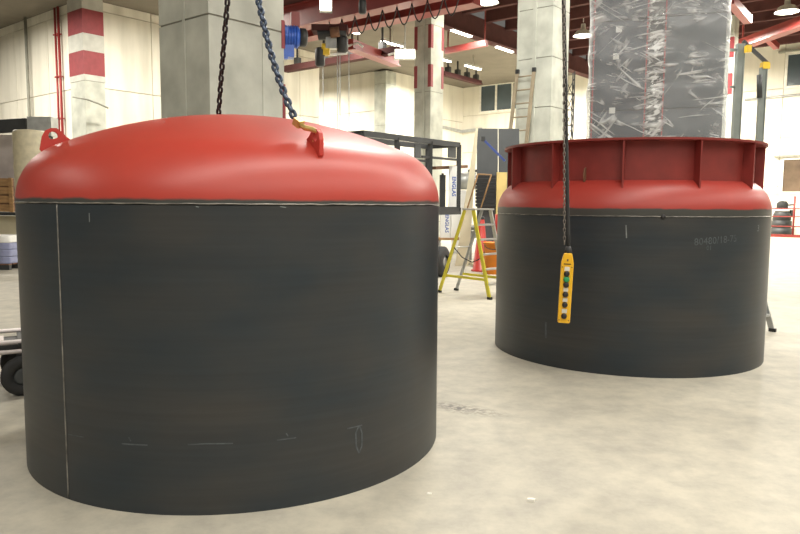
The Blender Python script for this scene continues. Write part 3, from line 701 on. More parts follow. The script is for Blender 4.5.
step_ladder('step_ladder', 'yellow and silver folding step ladder standing between the two tanks', (1.53, 11.7), (.664, -.747), (.747, .664), 1.52,
            ('ladder_yellow', 'aluminium', 'ladder_yellow', 'galvanised', 'aluminium'), True)
step_ladder('step_ladder', 'silver ladder with black rubber foot peeping out behind the ribbed tank', (4.86, 8.9), (.66, -.75), (-.75, -.66), 1.3,
            ('galvanised', 'galvanised', 'galvanised', 'galvanised', 'galvanised'))

# brown ladder against the second pillar (leans on its left face)
cE = Vector((E2.x, E2.y, 0))
def rung_ladder(name, label, B, T, wv, W, n, m_):
    B = Vector(B); T = Vector(T); wv = Vector(wv).normalized(); t = thing(name, label, 'ladder', B)
    for s in (0, 1):
        st = part('rail', MB().bar(wv * (W * s), T - B + wv * (W * s * .85), .05, .09, up=wv), m_, t)
        part('end_cap', MB().box(T - B + wv * (W * s * .85), (.09, .09, .12), rzU), 'black_steel', st)
    for i in range(n):
        f = (i + .6) / n; part('rung', MB().tube((T - B) * f, (T - B) * f + wv * (W * (1 - .15 * f)), .022, 8), m_, t)
    return t
fB = cE - U * 1.0 + V * 1.12; fT = cE - U * .10 + V * 1.02; fB.z = 0; fT.z = zof(68, 520, 19.5)
rung_ladder('ladder', 'brown single ladder leaning on the concrete pillar behind the ribbed tank', fB, fT, -V, .62, 14, 'ladder_brown')

# lattice mast right of the second pillar
mB = at(568.7, 130, 23); mB.z = 0; mz = zof(72, 568.7, 23)
mast = thing('lattice_mast', 'thin dark lattice mast beside the concrete pillar', 'mast', mB); hw = .115
for sx in (-1, 1):
    for sy in (-1, 1): part('upright', MB().tube((sx * hw, sy * hw, 0), (sx * hw, sy * hw, mz), .022, 6), 'black_steel', mast)
k = 0; z = .2
while z < mz - .3:
    mb = MB()
    for (a, b) in (((-1, -1), (1, -1)), ((1, -1), (1, 1)), ((1, 1), (-1, 1)), ((-1, 1), (-1, -1))):
        mb.tube((a[0] * hw, a[1] * hw, z), (b[0] * hw, b[1] * hw, z), .012, 5).tube((a[0] * hw, a[1] * hw, z), (b[0] * hw, b[1] * hw, z + .5), .012, 5)
    part('lacing', mb, 'black_steel', mast); z += .5

# ================================================================== WRAPPED TOWER
TW = at(653.5, 150, 13.0); TW.z = 0
tw = thing('wrapped_tower', 'tall dark steel panel tower wrapped in clear plastic film', 'machine', TW, rz=-math.atan2(TW.x, TW.y) - R(1))
TH, hx, hy = 6.4, 1.07, .95
part('base_frame', MB().box((0, 0, .1), (2 * hx + .1, 2 * hy + .1, .2)), 'tower_red', tw)
part('core', MB().box((0, 0, TH / 2 + .1), (2 * hx - .12, 2 * hy - .12, TH - .2)), 'dark_panel', tw)
nz = 4; ph = (TH - .25) / nz
for k in range(nz):
    zc = .2 + ph * (k + .5)
    part('panel', MB().box((-.60, -hy + .02, zc), (.86, .06, ph - .02)), 'panel_dark', tw)
    part('panel', MB().box((.60, -hy + .02, zc), (.90, .06, ph - .02)), 'panel_grey', tw)
    for s in (-1, 1): part('panel', MB().box((s * (hx - .02), 0, zc), (.06, 2 * hy - .1, ph - .02)), 'panel_grey', tw)
for x in (-1.04, -.155, .135): part('edge_strip', MB().box((x, -hy - .02, TH / 2), (.022, .04, TH - .3)), 'tower_red', tw)
k = 0; z = .3
while z < TH - .2:
    part('channel_rung', MB().box((-.01, -hy + .0, z), (.25, .05, .05)), 'galvanised', tw); z += .3
for (px, py) in ((621, 23), (619, 51), (617, 107)):
    q = at(px, py, 11.9); z = q.z; lx = -.66 + (px - 619) * .017
    part('sticker', MB().box((lx, -hy - .015, z), (.10, .02, .10)), 'white_card', tw)
# film: a closed wrinkled skin a few centimetres outside the panels
rnd = random.Random(5); nx, nzv = 88, 96; ring = []
per = []
rc = .14
def rrect(t):
    import math as m
    A, B = hx + .07, hy + .07; segs = []
    pts = []
    for cx, cy, a0 in ((A - rc, -B + rc, -90), (A - rc, B - rc, 0), (-A + rc, B - rc, 90), (-A + rc, -B + rc, 180)):
        for i in range(6): a = R(a0 + 18 * i); pts.append(Vector((cx + rc * m.cos(a), cy + rc * m.sin(a), 0)))
    return pts
base = rrect(0); dense = []
for i in range(len(base)):
    a, b = base[i], base[(i + 1) % len(base)]; k = max(1, int((b - a).length / .07))
    dense += [a.lerp(b, j / k) for j in range(k)]
from mathutils import noise as mnoise
film = MB(); vs_ = []; nR = len(dense); ZN = 90
for j in range(ZN + 1):
    z = .15 + (TH + .0) * j / ZN
    for p in dense:
        n_ = Vector((p.x / hx, p.y / hy, 0)).normalized()
        w1 = mnoise.noise(Vector((p.x * 1.3 + z * .5, p.y * 1.3, z * 3.2))); w2 = mnoise.noise(Vector((p.x * 3 + z * 2.2, p.y * 3, z * 5 - p.x * 2)))
        vs_.append(p + n_ * (.030 * w1 + .016 * w2) + Vector((0, 0, z)))
film.add(vs_, [(j * nR + i, j * nR + (i + 1) % nR, (j + 1) * nR + (i + 1) % nR, (j + 1) * nR + i) for j in range(ZN) for i in range(nR)], True)
part('plastic_film', film, 'stretch_film', tw, label='wrinkled clear plastic film')

# ================================================================== OVERHEAD CRANE IN THE BACKGROUND
CU = 18.0; rzV = math.atan2(V.y, V.x)
cr = thing('overhead_crane', 'red overhead travelling crane with lattice walkway beyond the grey pillar', 'crane', uv(CU, 12, 8.0))
L0, L1 = 12.9, 24.3
part('girder', MB().box(uv(CU, (L0 + L1) / 2, 8.42), (L1 - L0, .42, .8), rzV).box(uv(CU, (L0 + L1) / 2, 8.02), (L1 - L0, .62, .05), rzV).box(uv(CU, (L0 + L1) / 2, 8.84), (L1 - L0, .62, .05), rzV), 'crane_red', cr, True)
part('girder', MB().box(uv(CU + 1.9, (L0 + L1) / 2, 8.6), (L1 - L0, .42, .8), rzV).box(uv(CU + 1.9, (L0 + L1) / 2, 8.2), (L1 - L0, .62, .05), rzV), 'crane_red', cr, True)
wk = MB(); x = 14.0
while x < 24: 
    for s in (8.95, 9.45): pass
    wk.tube(uv(CU - .5, x, 8.9), uv(CU - .5, x + .3, 9.5), .02, 5); wk.tube(uv(CU - .5, x + .3, 9.5), uv(CU - .5, x + .6, 8.9), .02, 5); x += .6
for z in (8.9, 9.5): wk.tube(uv(CU - .5, 13, z), uv(CU - .5, 24.2, z), .035, 6)
part('walkway_rail', wk, 'roof_steel', cr, True)
part('walkway', MB().box(uv(CU - .55, 19, 8.86), (10.5, .6, .05), rzV), 'roof_steel', cr, True)
# festoon cable loops under the girder
for k in range(9):
    v_ = 17.8 - k * .62
    pts = [uv(CU - .1, v_ - .31 * 2 * i / 8, 7.98 - .62 * math.sin(math.pi * i / 8)) for i in range(9)]
    part('festoon_loop', MB().path(pts, .022, 5), 'rubber', cr, True)
# blue travel motor at the girder end
bm = at(288, 41, 21.0); bx = U * .0 + Vector((0, 0, 0))
Xm = Vector((1, .25, 0)).normalized(); Ym = Vector((-.25, 1, 0)).normalized(); Zm = Vector((0, 0, 1))
mo = part('drive_motor', MB().lathe([(0, -.30), (.27, -.30), (.30, -.26), (.30, .24), (.24, .30), (0, .30)], 20, c=(.05, 0, .12), ax=(Ym, Zm, Xm)), 'blue_motor', cr, label='bright blue motor'); mo.location = bm - cr.location
part('gearbox', MB().box((-.05, 0, -.28), (.42, .40, .42), R(14)).box((-.1, -.1, -.45), (.2, .2, .2), R(14)), 'blue_motor', mo)
part('terminal_box', MB().box((-.1, -.28, .2), (.30, .16, .26), R(14)), 'blue_motor', mo)
part('fan_cover', MB().lathe([(0, .30), (.27, .30), (.27, .46), (.2, .52), (0, .52)], 18, c=(.05, 0, .12), ax=(Ym, Zm, Xm)), 'black_steel', mo)
for i in range(6): part('cooling_fin', MB().lathe([(.30, -.02), (.33, -.02), (.33, .02), (.30, .02)], 20, c=Xm * (-.2 + i * .08) + Vector((.05, 0, .12)), ax=(Ym, Zm, Xm)), 'blue_motor', mo)
part('mounting', MB().box((.2, .1, .62), (.25, .25, .45), R(14)), 'crane_red', mo)
# hoist trolley with bottom blocks and ropes
hq = at(331, 44, 24.0)
def lp(px, py, Y=24.0): return at(px, py, Y) - hq
ho = part('hoist_trolley', MB().box(lp(330, 29) + Vector((0, .1, .0)), (1.2, .7, .2)), 'roof_steel', cr); ho.location = hq - cr.location
part('control_box', MB().box(lp(331.5, 43), (.36, .3, .40)), 'galvanised', ho)
part('drum', MB().tube(lp(318, 34), lp(346, 31), .22, 16), 'black_steel', ho)
part('winch_motor', MB().tube(lp(331, 34.5) + Vector((0, -.25, 0)), lp(340, 33.5) + Vector((0, -.25, 0)), .17, 14), 'wood_dark', ho)
part('hook_cover', MB().lathe([(0, .32), (.13, .30), (.17, .22), (.17, -.26), (.11, -.32), (0, -.32)], 14, c=lp(320, 57)), 'black_steel', ho)
part('hook_cover', MB().lathe([(0, .30), (.15, .27), (.19, .2), (.19, -.22), (.12, -.28), (0, -.28)], 14, c=lp(342.5, 44.5)), 'black_steel', ho)
part('pulley_block', MB().box(lp(326, 51), (.26, .24, .30)).lathe([(0, -.1), (.15, -.1), (.15, .1), (0, .1)], 12, c=lp(325, 48), ax=(Vector((0, 1, 0)), Vector((0, 0, 1)), Vector((1, 0, 0)))), 'hoist_yellow', ho)
part('crossbar', MB().bar(lp(328, 55), lp(347, 53), .07, .07).bar(lp(347, 53), lp(347.5, 44), .05, .05), 'white_card', ho)
for px in (323, 337.5, 340, 349): part('rope', MB().tube(lp(px, 50), Vector((lp(px, 50).x, lp(px, 50).y, 1.0 - hq.z)), .016, 5), 'galvanised', ho)
# secondary red girder with lattice arm, further back
a = at(350, 44, 29); b = at(396, 62, 34)
jb = thing('monorail_beam', 'short red monorail beam with white lattice arm beneath the strip lamps', 'beam', a)
part('beam', MB().bar((0, 0, 0), b - a, .30, .40).bar(Vector((0, 0, -.2)), b - a + Vector((0, 0, -.2)), .5, .05), 'crane_red', jb)
part('lattice_arm', MB().path([at(388, 55, 31) - a, at(394, 53, 31) - a, at(399, 57, 31) - a, at(404, 55.5, 31) - a], .05, 6), 'white_card', jb)
part('lattice_arm', MB().path([at(348, 46, 29) - a, at(358, 43, 29) - a, at(363, 47, 29) - a], .05, 6), 'white_card', jb)
for f in (.15, .85): q = (b - a) * f; part('hanger_rod', MB().tube(q, q + Vector((0, 0, ROOF - a.z - q.z)), .03, 6), 'roof_steel', jb)
# runway beam on brackets along the back-left wall and along the slab edge
def runway(label, A, B, n, wd=.35, hh=.5):
    t = thing('runway_beam', label, 'beam', A); D = (B - A)
    part('rail_beam', MB().bar((0, 0, 0), D, wd, hh).bar((0, 0, -hh / 2), D + Vector((0, 0, -hh / 2)), wd * 1.7, .06), 'roof_steel', t)
    for i in range(n):
        q = D * ((i + .5) / n); part('bracket', MB().box(q + Vector((0, 0, hh / 2 + .15)), (.28, .25, .3), rzV).tube(q + Vector((0, 0, .4)), q + Vector((0, 0, ROOF - A.z - q.z)), .06, 6), 'black_steel', t)
A_ = atz(285, 69, 8.4); Dv = -V
runway('dark red crane runway beam with brackets in front of the back wall', A_, A_ + Dv * 7.5, 4, .25, .28)
A_ = atz(443, 73, 9.1); runway('short dark runway beam with brackets near the high corner window', A_, A_ + U * 4.0, 4, .22, .22)
A_ = atz(446, 51, 9.0); B_ = atz(487, 43, 9.0)
bb = thing('brace_beam', 'slim red bracing beam crossing under the roof slab', 'beam', A_)
part('beam', MB().bar((0, 0, 0), B_ - A_, .2, .28), 'crane_red', bb); part('hanger_rod', MB().tube((B_ - A_) * .95, (B_ - A_) * .95 + Vector((0, 0, ROOF + .7 - 9.0)), .04, 6), 'crane_red', bb); part('hanger_rod', MB().tube((B_ - A_) * .05, (B_ - A_) * .05 + Vector((0, 0, ROOF - 9.0)), .04, 6), 'crane_red', bb)
# black hanging cylinder
q = at(362.5, 6, 22); mb = MB().lathe([(0, .22), (.10, .2), (.12, .1), (.12, -.2), (.08, -.24), (0, -.24)], 12, c=q).tube(q + Vector((0, 0, .2)), (q.x, q.y, ROOF), .02, 6)
single('hanging_limit_switch', mb, 'black_steel', 'black cylinder hanging under the roof next to the crane girder', 'device', origin=q)
# red roof members on the right
a = atz(736, 46, 9.4); b = atz(812, 18, 9.4); rb = thing('roof_truss_beam', 'bright red roof beam above the grey steel posts', 'beam', a)
part('beam', MB().bar((0, 0, 0), b - a, .3, .45).bar((0, 0, -.22), b - a + Vector((0, 0, -.22)), .55, .06), 'crane_red', rb)
part('strut', MB().bar(at(730, 0, 26) - a, at(748, 20, 28) - a, .3, .3), 'crane_red', rb); part('strut', MB().bar(atz(764, 35, 9.4) - a, atz(777, 47, 9.0) - a, .25, .25), 'crane_red', rb)
for f in (.1, .9): q = (b - a) * f; part('hanger_rod', MB().tube(q, q + Vector((0, 0, 10.6 - 9.4)), .05, 6), 'crane_red', rb)

# ================================================================== GREY POSTS ON THE RIGHT
PY = 15.0
def post(px, ytop, wpx, label):
    q = at(px, ytop, PY); wd = wpx * PY / FPX; t = thing('steel_post', label, 'post', (q.x, q.y, 0)); h_ = q.z
    part('column', MB().box((0, 0, h_ / 2), (wd, wd * .8, h_)), 'post_grey', t)
    part('base_plate', MB().box((0, 0, .015), (wd * 2.2, wd * 2.2, .03)), 'post_grey', t)
    part('flange', MB().box((-wd * .5, -wd * .42, h_ / 2), (.02, .03, h_)).box((wd * .5, -wd * .42, h_ / 2), (.02, .03, h_)), 'post_grey', t)
    return t, q
p1_, q1 = post(740, 44, 6.5, 'taller grey steel post with yellow fitting beside the wrapped tower')
p2_, q2 = post(763, 68, 5.5, 'shorter grey steel post with yellow head below the red beam')
part('yellow_fitting', MB().box(at(748, 49, PY - .15) - Vector((q1.x, q1.y, 0)), (.10, .12, .14)), 'hoist_yellow', p1_)
part('bracket_arm', MB().bar(at(730, 50, PY) - Vector((q1.x, q1.y, 0)), at(742, 50, PY) - Vector((q1.x, q1.y, 0)), .04, .06), 'post_grey', p1_)
part('bracket_arm', MB().bar(at(730, 87, PY) - Vector((q1.x, q1.y, 0)), at(742, 87, PY) - Vector((q1.x, q1.y, 0)), .04, .05), 'post_grey', p1_)
part('yellow_head', MB().box(at(765, 66.5, PY) - Vector((q2.x, q2.y, 0)), (.15, .14, .11)).box(at(765, 63.5, PY) - Vector((q2.x, q2.y, 0)), (.14, .12, .05)), 'hoist_yellow', p2_)
part('side_cylinder', MB().tube(at(759.5, 75, PY - .1) - Vector((q2.x, q2.y, 0)), at(759.5, 98, PY - .1) - Vector((q2.x, q2.y, 0)), .055, 10), 'black_steel', p2_)
part('tie_bar', MB().bar(at(743, 41, PY) - Vector((q1.x, q1.y, 0)), at(768, 64, PY) - Vector((q1.x, q1.y, 0)), .05, .07), 'black_steel', p1_)

# ================================================================== RAILING AND MACHINE AT THE RIGHT WALL
RY = 36.0
ra = at(760, 236, RY); ra.z = 0; D = -V
rl = thing('guard_railing', 'red guard railing with a grey top bar in front of the low window', 'railing', ra)
LR = 9.0; top_z = zof(195, 785, RY)
part('top_bar', MB().bar((0, 0, top_z), D * LR + Vector((0, 0, top_z)), .12, .16), 'galvanised', rl)
for i in range(7): part('post', MB().tube(D * (LR * i / 6), D * (LR * i / 6) + Vector((0, 0, top_z)), .05, 6), 'red_primer' if i % 2 else 'galvanised', rl)
for z in (.55, 1.05, 1.45): part('rail', MB().tube(Vector((0, 0, z)), D * LR + Vector((0, 0, z)), .035, 6), 'red_primer', rl)
part('kerb', MB().bar((0, 0, .07), D * LR + Vector((0, 0, .07)), .2, .14), 'red_primer', rl)
mq = at(781, 232, 37.0); mq.z = 0
mc = thing('pump_unit', 'black upright machine with ribbed body behind the red railing', 'machine', mq)
part('body', MB().lathe([(0, 0), (.46, 0), (.52, .12), (.50, .4), (.44, .42), (.50, .46), (.48, .8), (.42, .82), (.46, .86), (.42, 1.15), (.34, 1.3), (.22, 1.42), (0, 1.42)], 20), 'black_steel', mc)
part('cap', MB().lathe([(0, 1.42), (.22, 1.42), (.27, 1.5), (.27, 1.72), (.18, 1.84), (0, 1.86)], 16), 'rubber', mc)
part('label_band', MB().lathe([(.36, 1.32), (.38, 1.30), (.30, 1.44), (.27, 1.44)], 18), 'white_card', mc)
part('side_valve', MB().box((.48, -.1, 1.2), (.22, .22, .35)).tube((.2, 0, 1.62), (.62, -.05, 1.66), .05, 6), 'black_steel', mc)

# ================================================================== BLACK RACK ON A CART, BETWEEN THE TANKS
re_ = at(458.5, 180, 16.0); RL = 3.3
zt = zof(145, 458.5, 16); zb = zof(211, 458.5, 16)
re_.z = 0; rs = re_ - U * RL
rk = thing('steel_rack', 'black steel frame rack standing on a cart behind the domed tank', 'rack', rs)
WN = V * .9
def rkp(u_, v_, z): return U * u_ + V * v_ + Vector((0, 0, z))
for v_ in (0, .9):
    part('rail', MB().bar(rkp(0, v_, zt), rkp(RL, v_, zt), .08, .11), 'black_steel', rk)
    part('rail', MB().bar(rkp(0, v_, zb), rkp(RL + .05, v_, zb), .10, .16), 'black_steel', rk)
    part('rail', MB().bar(rkp(1.9, v_, zof(160, 458, 16)), rkp(RL, v_, zof(160, 458, 16)), .04, .05), 'black_steel', rk)
    for u_ in (0, 1.05, 2.2, RL): part('post', MB().bar(rkp(u_, v_, zb), rkp(u_, v_, zt), .10 if u_ == RL else .07, .10), 'black_steel', rk)
for u_ in (0, RL): part('crossbar', MB().bar(rkp(u_, 0, zt), rkp(u_, .9, zt), .08, .10), 'black_steel', rk); part('crossbar', MB().bar(rkp(u_, 0, zb), rkp(u_, .9, zb), .08, .14), 'black_steel', rk)
zm = zof(153, 445, 15.6)
part('mesh_plate', MB().box(rkp(RL - .28, .0, zof(152, 447, 15.8)), (.30, .02, .26), rzU), 'sheet_grey', rk)
part('mesh_plate', MB().box(rkp(1.75, .0, zof(152, 424, 15)), (.20, .02, .28), rzU), 'sheet_grey', rk)
part('shelf_board', MB().box(rkp(RL / 2, .45, zb + .08), (RL, .9, .03), rzU), 'black_steel', rk)
for (u_, v_) in ((.1, 0), (.1, .9), (1.75, 0), (1.75, .9)): part('leg', MB().bar(rkp(u_, v_, .80), rkp(u_, v_, zb), .09, .09), 'black_steel', rk)
# boards lying in the rack
a = at(434, 168, 15.5); b = at(466, 166.5, 16.9); single('timber_plank', MB().bar(a, b, .10, .07), 'wood_dark', 'reddish brown plank sticking out of the black rack', 'plank', origin=a)
def text_on(parent, s, size, loc, X, Y, m_):
    cu = bpy.data.curves.new('print', 'FONT'); cu.body = s; cu.size = size; cu.align_x = 'CENTER'; cu.align_y = 'CENTER'; cu.resolution_u = 2; cu.offset = size * .02
    ob = bpy.data.objects.new('print_tmp', cu); col.objects.link(ob); bpy.context.view_layer.update()
    me = bpy.data.meshes.new_from_object(ob.evaluated_get(bpy.context.evaluated_depsgraph_get())); bpy.data.objects.remove(ob)
    for v in me.vertices: v.co = Vector(loc) + Vector(X) * v.co.x + Vector(Y) * v.co.y
    me.materials.clear(); me.materials.append(MATS[m_]); o = bpy.data.objects.new('lettering', me); col.objects.link(o); o.parent = parent; return o
def carton(label, px0, px1, py0, py1, Y, txt, zbase=None, depth=.35, tsize=.16):
    c0 = at((px0 + px1) / 2, py1, Y); c1 = at((px0 + px1) / 2, py0, Y); wd = (px1 - px0) * Y / FPX; zb_ = c0.z if zbase is None else zbase; h_ = c1.z - zb_
    t = thing('carton', label, 'box', (c0.x, c0.y, zb_)); 
    part('box_body', MB().box((0, depth / 2, h_ / 2), (wd, depth, h_)), 'white_card', t); part('tape', MB().box((0, depth / 2, h_ + .001), (.06, depth, .004)), 'cream_board', t)
    if txt: text_on(t, txt, tsize, (wd * .12, -.004, h_ / 2), (0, 0, -1), (1, 0, 0), 'blue_print')
    return t
zsh = zb + .095
carton('white carton with blue lettering standing inside the black rack', 449, 456.5, 166, 200, 15.85, 'ENGLAS', zsh, .12, .125)
q = at(443, 170, 15.7); single('battery_case', MB().box((q.x, q.y + .1, zsh + .36), (.13, .2, .72)).box((q.x, q.y + .1, zsh + .74), (.05, .08, .04)), 'black_steel', 'narrow black case beside the carton in the rack', 'case', origin=(q.x, q.y, zsh))
# cart under the rack
cw = at(441.5, 276, 15.3); cw.z = 0
ct = thing('wheeled_cart', 'low black cart with a thick tyre carrying the steel rack', 'cart', rs)
part('deck', MB().box(rkp(.95, .45, .76), (2.1, 1.1, .08), rzU), 'black_steel', ct)
for (u_, v_) in ((.3, -.1), (.3, 1.0), (1.95, 1.0)): 
    wl = part('wheel', MB().lathe([(.14, -.1), (.27, -.1), (.34, -.06), (.34, .06), (.27, .1), (.14, .1)], 20, c=rkp(u_, v_, .34), ax=(U, Vector((0, 0, 1)), -V)), 'rubber', ct)
    part('hub', MB().lathe([(0, .07), (.15, .07), (.15, -.07), (0, -.07)], 14, c=rkp(u_, v_, .34), ax=(U, Vector((0, 0, 1)), -V)), 'galvanised', wl)
c_ = cw - rs + Vector((0, 0, .34)); Xw = Vector((.45, .9, 0)).normalized(); Nw = Vector((Xw.y, -Xw.x, 0))
wl = part('wheel', MB().lathe([(.14, -.1), (.27, -.1), (.34, -.06), (.34, .06), (.27, .1), (.14, .1)], 20, c=c_, ax=(Xw, Vector((0, 0, 1)), Nw)), 'rubber', ct)
part('hub', MB().lathe([(0, .07), (.15, .07), (.15, -.07), (0, -.07)], 14, c=c_, ax=(Xw, Vector((0, 0, 1)), Nw)), 'galvanised', wl)
for u_ in (.3, 1.95): part('axle', MB().tube(rkp(u_, -.1, .34), rkp(u_, 1.0, .34), .03, 8), 'galvanised', ct); part('axle_bracket', MB().box(rkp(u_, .45, .55), (.12, .8, .42), rzU), 'black_steel', ct)
# bench behind with cartons and machine parts
BY = 19.6; b0 = at(437, 240, BY); b1 = at(472, 240, BY); bz = zof(237.5, 455, BY)
bn = thing('workbench', 'low wooden-topped bench seen behind the step ladder', 'bench', ((b0.x + b1.x) / 2, BY, 0)); bw = b1.x - b0.x
for i in range(3): part('plank', MB().box((0, -.22 + .24 * i, bz - .03), (bw, .225, .06)), 'wood', bn)
for sx in (-1, 1):
    for sy in (-1, 1): part('leg', MB().box((sx * (bw / 2 - .06), sy * .26, (bz - .06) / 2), (.06, .06, bz - .06)), 'galvanised', bn)
carton('white carton with blue lettering on the low bench', 440.5, 450.5, 207, 236.5, BY - .25, 'SENGLAS', bz, .4, .14)
carton('plain white carton beside the lettered one on the bench', 451, 457.5, 209, 236.5, BY - .1, None, bz, .4)
q = at(471, 236, BY - .15); vi = thing('bench_vice', 'grey metal machine part lying on the bench', 'vice', (q.x, q.y, bz))
part('body', MB().box((0, 0, .10), (.34, .18, .2)).tube((-.3, 0, .28), (.3, 0, .28), .07, 10), 'galvanised', vi); part('jaw', MB().box((.16, 0, .30), (.10, .2, .2)), 'sheet_grey', vi); part('handle', MB().tube((-.34, -.12, .28), (-.34, .12, .28), .015, 6), 'aluminium', vi)
# white crate stack with the steel pipe on top
CY = 22.5; q = at(463, 200, CY); hz = zof(190, 463, CY)
cs = thing('white_cabinet', 'tall white cabinet carrying a silver pipe', 'cabinet', (q.x, q.y + .35, 0))
part('body', MB().box((0, 0, hz / 2), (.62, .6, hz)), 'white_card', cs)
for s in (-1, 1): dr = part('door', MB().box((s * .15, -.31, hz / 2), (.28, .03, hz - .1)), 'white_card', cs); part('handle', MB().box((s * .03, -.335, hz * .55), (.02, .03, .14)), 'galvanised', dr)
pr_ = (171.5, 188.5); r_ = (188.5 - 171.5) / 2 * CY / FPX; zc = hz + r_
pa = at(455, 180, CY); pp = thing('steel_pipe', 'short thick silver pipe lying on the white cabinet', 'pipe', (q.x, q.y + .2, hz + .08 * r_))
part('barrel', MB().lathe([(r_ * .85, -.35), (r_, -.35), (r_, .42), (r_ * .85, .42), (r_ * .85, -.35)], 24, c=(0, 0, r_), ax=(Vector((0, 1, 0)), Vector((0, 0, 1)), Vector((1, 0, 0)))), 'galvanised', pp)
part('end_disc', MB().lathe([(0, .40), (r_ * .85, .40)], 24, c=(0, 0, r_), ax=(Vector((0, 1, 0)), Vector((0, 0, 1)), Vector((1, 0, 0)))), 'sheet_grey', pp)
part('collar', MB().lathe([(r_, .28), (r_ * 1.08, .28), (r_ * 1.08, .36), (r_, .36)], 24, c=(0, 0, r_), ax=(Vector((0, 1, 0)), Vector((0, 0, 1)), Vector((1, 0, 0)))), 'sheet_grey', pp)
part('clamp', MB().box((.35, 0, 2 * r_ + .05), (.35, .2, .08)), 'black_steel', pp)
# leaning sheets on an A-frame with cream side boards
AY = 17.6; A0 = at(474, 205, AY); A1 = at(521, 205, AY); zt_ = zof(126, 490, AY)
af = thing('sheet_frame', 'tall grey sheets leaning on an A-frame with cream side board', 'rack', (A0.x, AY, 0))
wd = A1.x - A0.x
lean = Vector((0, .55, zt_)); ln = lean.normalized()
for i, (x0, x1) in enumerate(((.10, .64), (.66, wd))):
    part('sheet', MB().box(Vector(((x0 + x1) / 2, 0, 0)) + lean * .5, (x1 - x0, .03, lean.length - .02), ax=(Vector((1, 0, 0)), ln.cross(Vector((1, 0, 0))), ln)), 'sheet_grey', af)
xl = at(471, 205, AY).x - A0.x; xt = at(479, 126, AY).x - A0.x
part('side_board', MB().prism([(xl - .35, 0), (xl + .0, 0), (xt + .02, zt_), (xt - .03, zt_)], .05, (0, .40, 0), (1, 0, 0), (0, 0, 1)), 'cream_board', af)
part('back_strut', MB().bar((.3, 1.3, 0), (.3, .55, zt_ - .1), .06, .06).bar((1.0, 1.3, 0), (1.0, .55, zt_ - .1), .06, .06), 'cream_board', af)
part('foot_rail', MB().box((wd / 2, .5, .05), (wd, 1.7, .06)), 'cream_board', af)
s0 = at(483, 139, AY - .3); s1 = at(505, 161, AY - .45)
part('strap', MB().bar(s0 - Vector((A0.x, AY, 0)), s1 - Vector((A0.x, AY, 0)), .03, .055), 'strap_blue', af); part('strap_buckle', MB().box(s0 - Vector((A0.x, AY, 0)), (.10, .06, .12)), 'black_steel', af)
# black ribbed cover hung on the lower half of the sheets, yellow board beside it
m0 = at(476.5, 190, AY - .12); m1 = at(497, 190, AY - .12); mz0 = zof(207, 488, AY); mz1 = zof(175, 488, AY); nm = 9
for i in range(nm): part('ribbed_cover', MB().box(((m0.x + m1.x) / 2 - A0.x, .06 + .10 * i / nm, mz0 + (mz1 - mz0) * (i + .5) / nm), (m1.x - m0.x, .10 + .03 * (i % 2), (mz1 - mz0) / nm - .012)), 'rubber', af)
m0 = at(497.5, 190, AY - .1); m1 = at(508, 190, AY - .1)
part('yellow_board', MB().box(((m0.x + m1.x) / 2 - A0.x, .12, (zof(172, 500, AY) + 1.3) / 2), (m1.x - m0.x, .05, zof(172, 500, AY) - 1.3)), 'cream_yellow', af)
# orange tub and red cone behind the ladder
q = at(492.5, 268, 16.0); q.z = 0; tb = thing('orange_tub', 'orange plastic tub on the floor behind the step ladder', 'tub', q); tz = zof(243, 492, 16.0)
part('tub_body', MB().lathe([(0, 0), (.17, 0), (.22, tz), (.24, tz), (.24, tz + .02), (.20, tz + .02), (.155, .02), (0, .02)], 20), 'orange', tb); part('handle', MB().path([(.22 * math.cos(R(t)), -.22, tz - .02 - .12 * math.sin(R(t))) for t in range(0, 181, 20)], .01, 6), 'black_steel', tb)
q = at(481, 262, 16.65); q.z = 0; co = thing('red_funnel', 'dark red tapered stand behind the orange tub', 'stand', q); cz = zof(217, 490, 16.65)
part('cone', MB().lathe([(0, 0), (.24, 0), (.24, .03), (.20, .05), (.06, cz - .03), (.04, cz), (0, cz)], 20), 'red_lug', co); part('tip', MB().lathe([(.065, cz - .06), (.07, cz - .02), (.05, cz + .02), (0, cz + .03)], 14), 'black_steel', co)
q = at(503, 225, 16.7); q.z = 0; rm = thing('red_compressor', 'small red machine with silver pipework beside the rubber mats', 'machine', q); rz_ = zof(206, 496, 16.7)
part('tank', MB().tube((-.2, 0, .35), (.2, 0, .35), .2, 16), 'red_lug', rm); part('motor', MB().box((0, 0, .75), (.4, .3, .4)).tube((-.1, 0, .9), (-.1, 0, rz_ - .2), .1, 10), 'red_lug', rm); part('pipe', MB().path([(.1, -.1, .9), (.12, -.15, 1.2), (.2, -.15, rz_ - .1), (.32, -.1, rz_)], .03, 6), 'aluminium', rm)
for s in (-.2, .2): part('foot', MB().box((s, 0, .09), (.08, .3, .18)), 'black_steel', rm)

# ================================================================== LEFT SIDE: CART, STORAGE RACK, SACKS
W0 = at(24, 399, 5.72); W0.z = 0
hc = thing('hand_cart', 'flat hand cart with silver frame bars and black tyres beside the domed tank', 'cart', W0)
wr = .168
ax_w = (Vector((.86, .5, 0)), Vector((0, 0, 1)), Vector((.5, -.86, 0)))
def wheel(c):
    wl = part('wheel', MB().lathe([(.075, -.045), (.13, -.05), (.158, -.04), (wr, -.02), (wr, .02), (.158, .04), (.13, .05), (.075, .045), (.075, -.045)], 28, c=c, ax=ax_w), 'rubber', hc)
    part('rim', MB().lathe([(0, .03), (.05, .035), (.078, .03), (.078, -.03), (0, -.03)], 20, c=c, ax=ax_w), 'sheet_grey', wl)
cx, cy = ax_w[0], ax_w[2]
def cp_(a, b, z): return cx * a + cy * b + Vector((0, 0, z))
wheel(cp_(0, 0, wr)); wheel(cp_(-.55, -.12, wr)); wheel(cp_(0, -.6, wr)); wheel(cp_(-.62, -.6, wr))
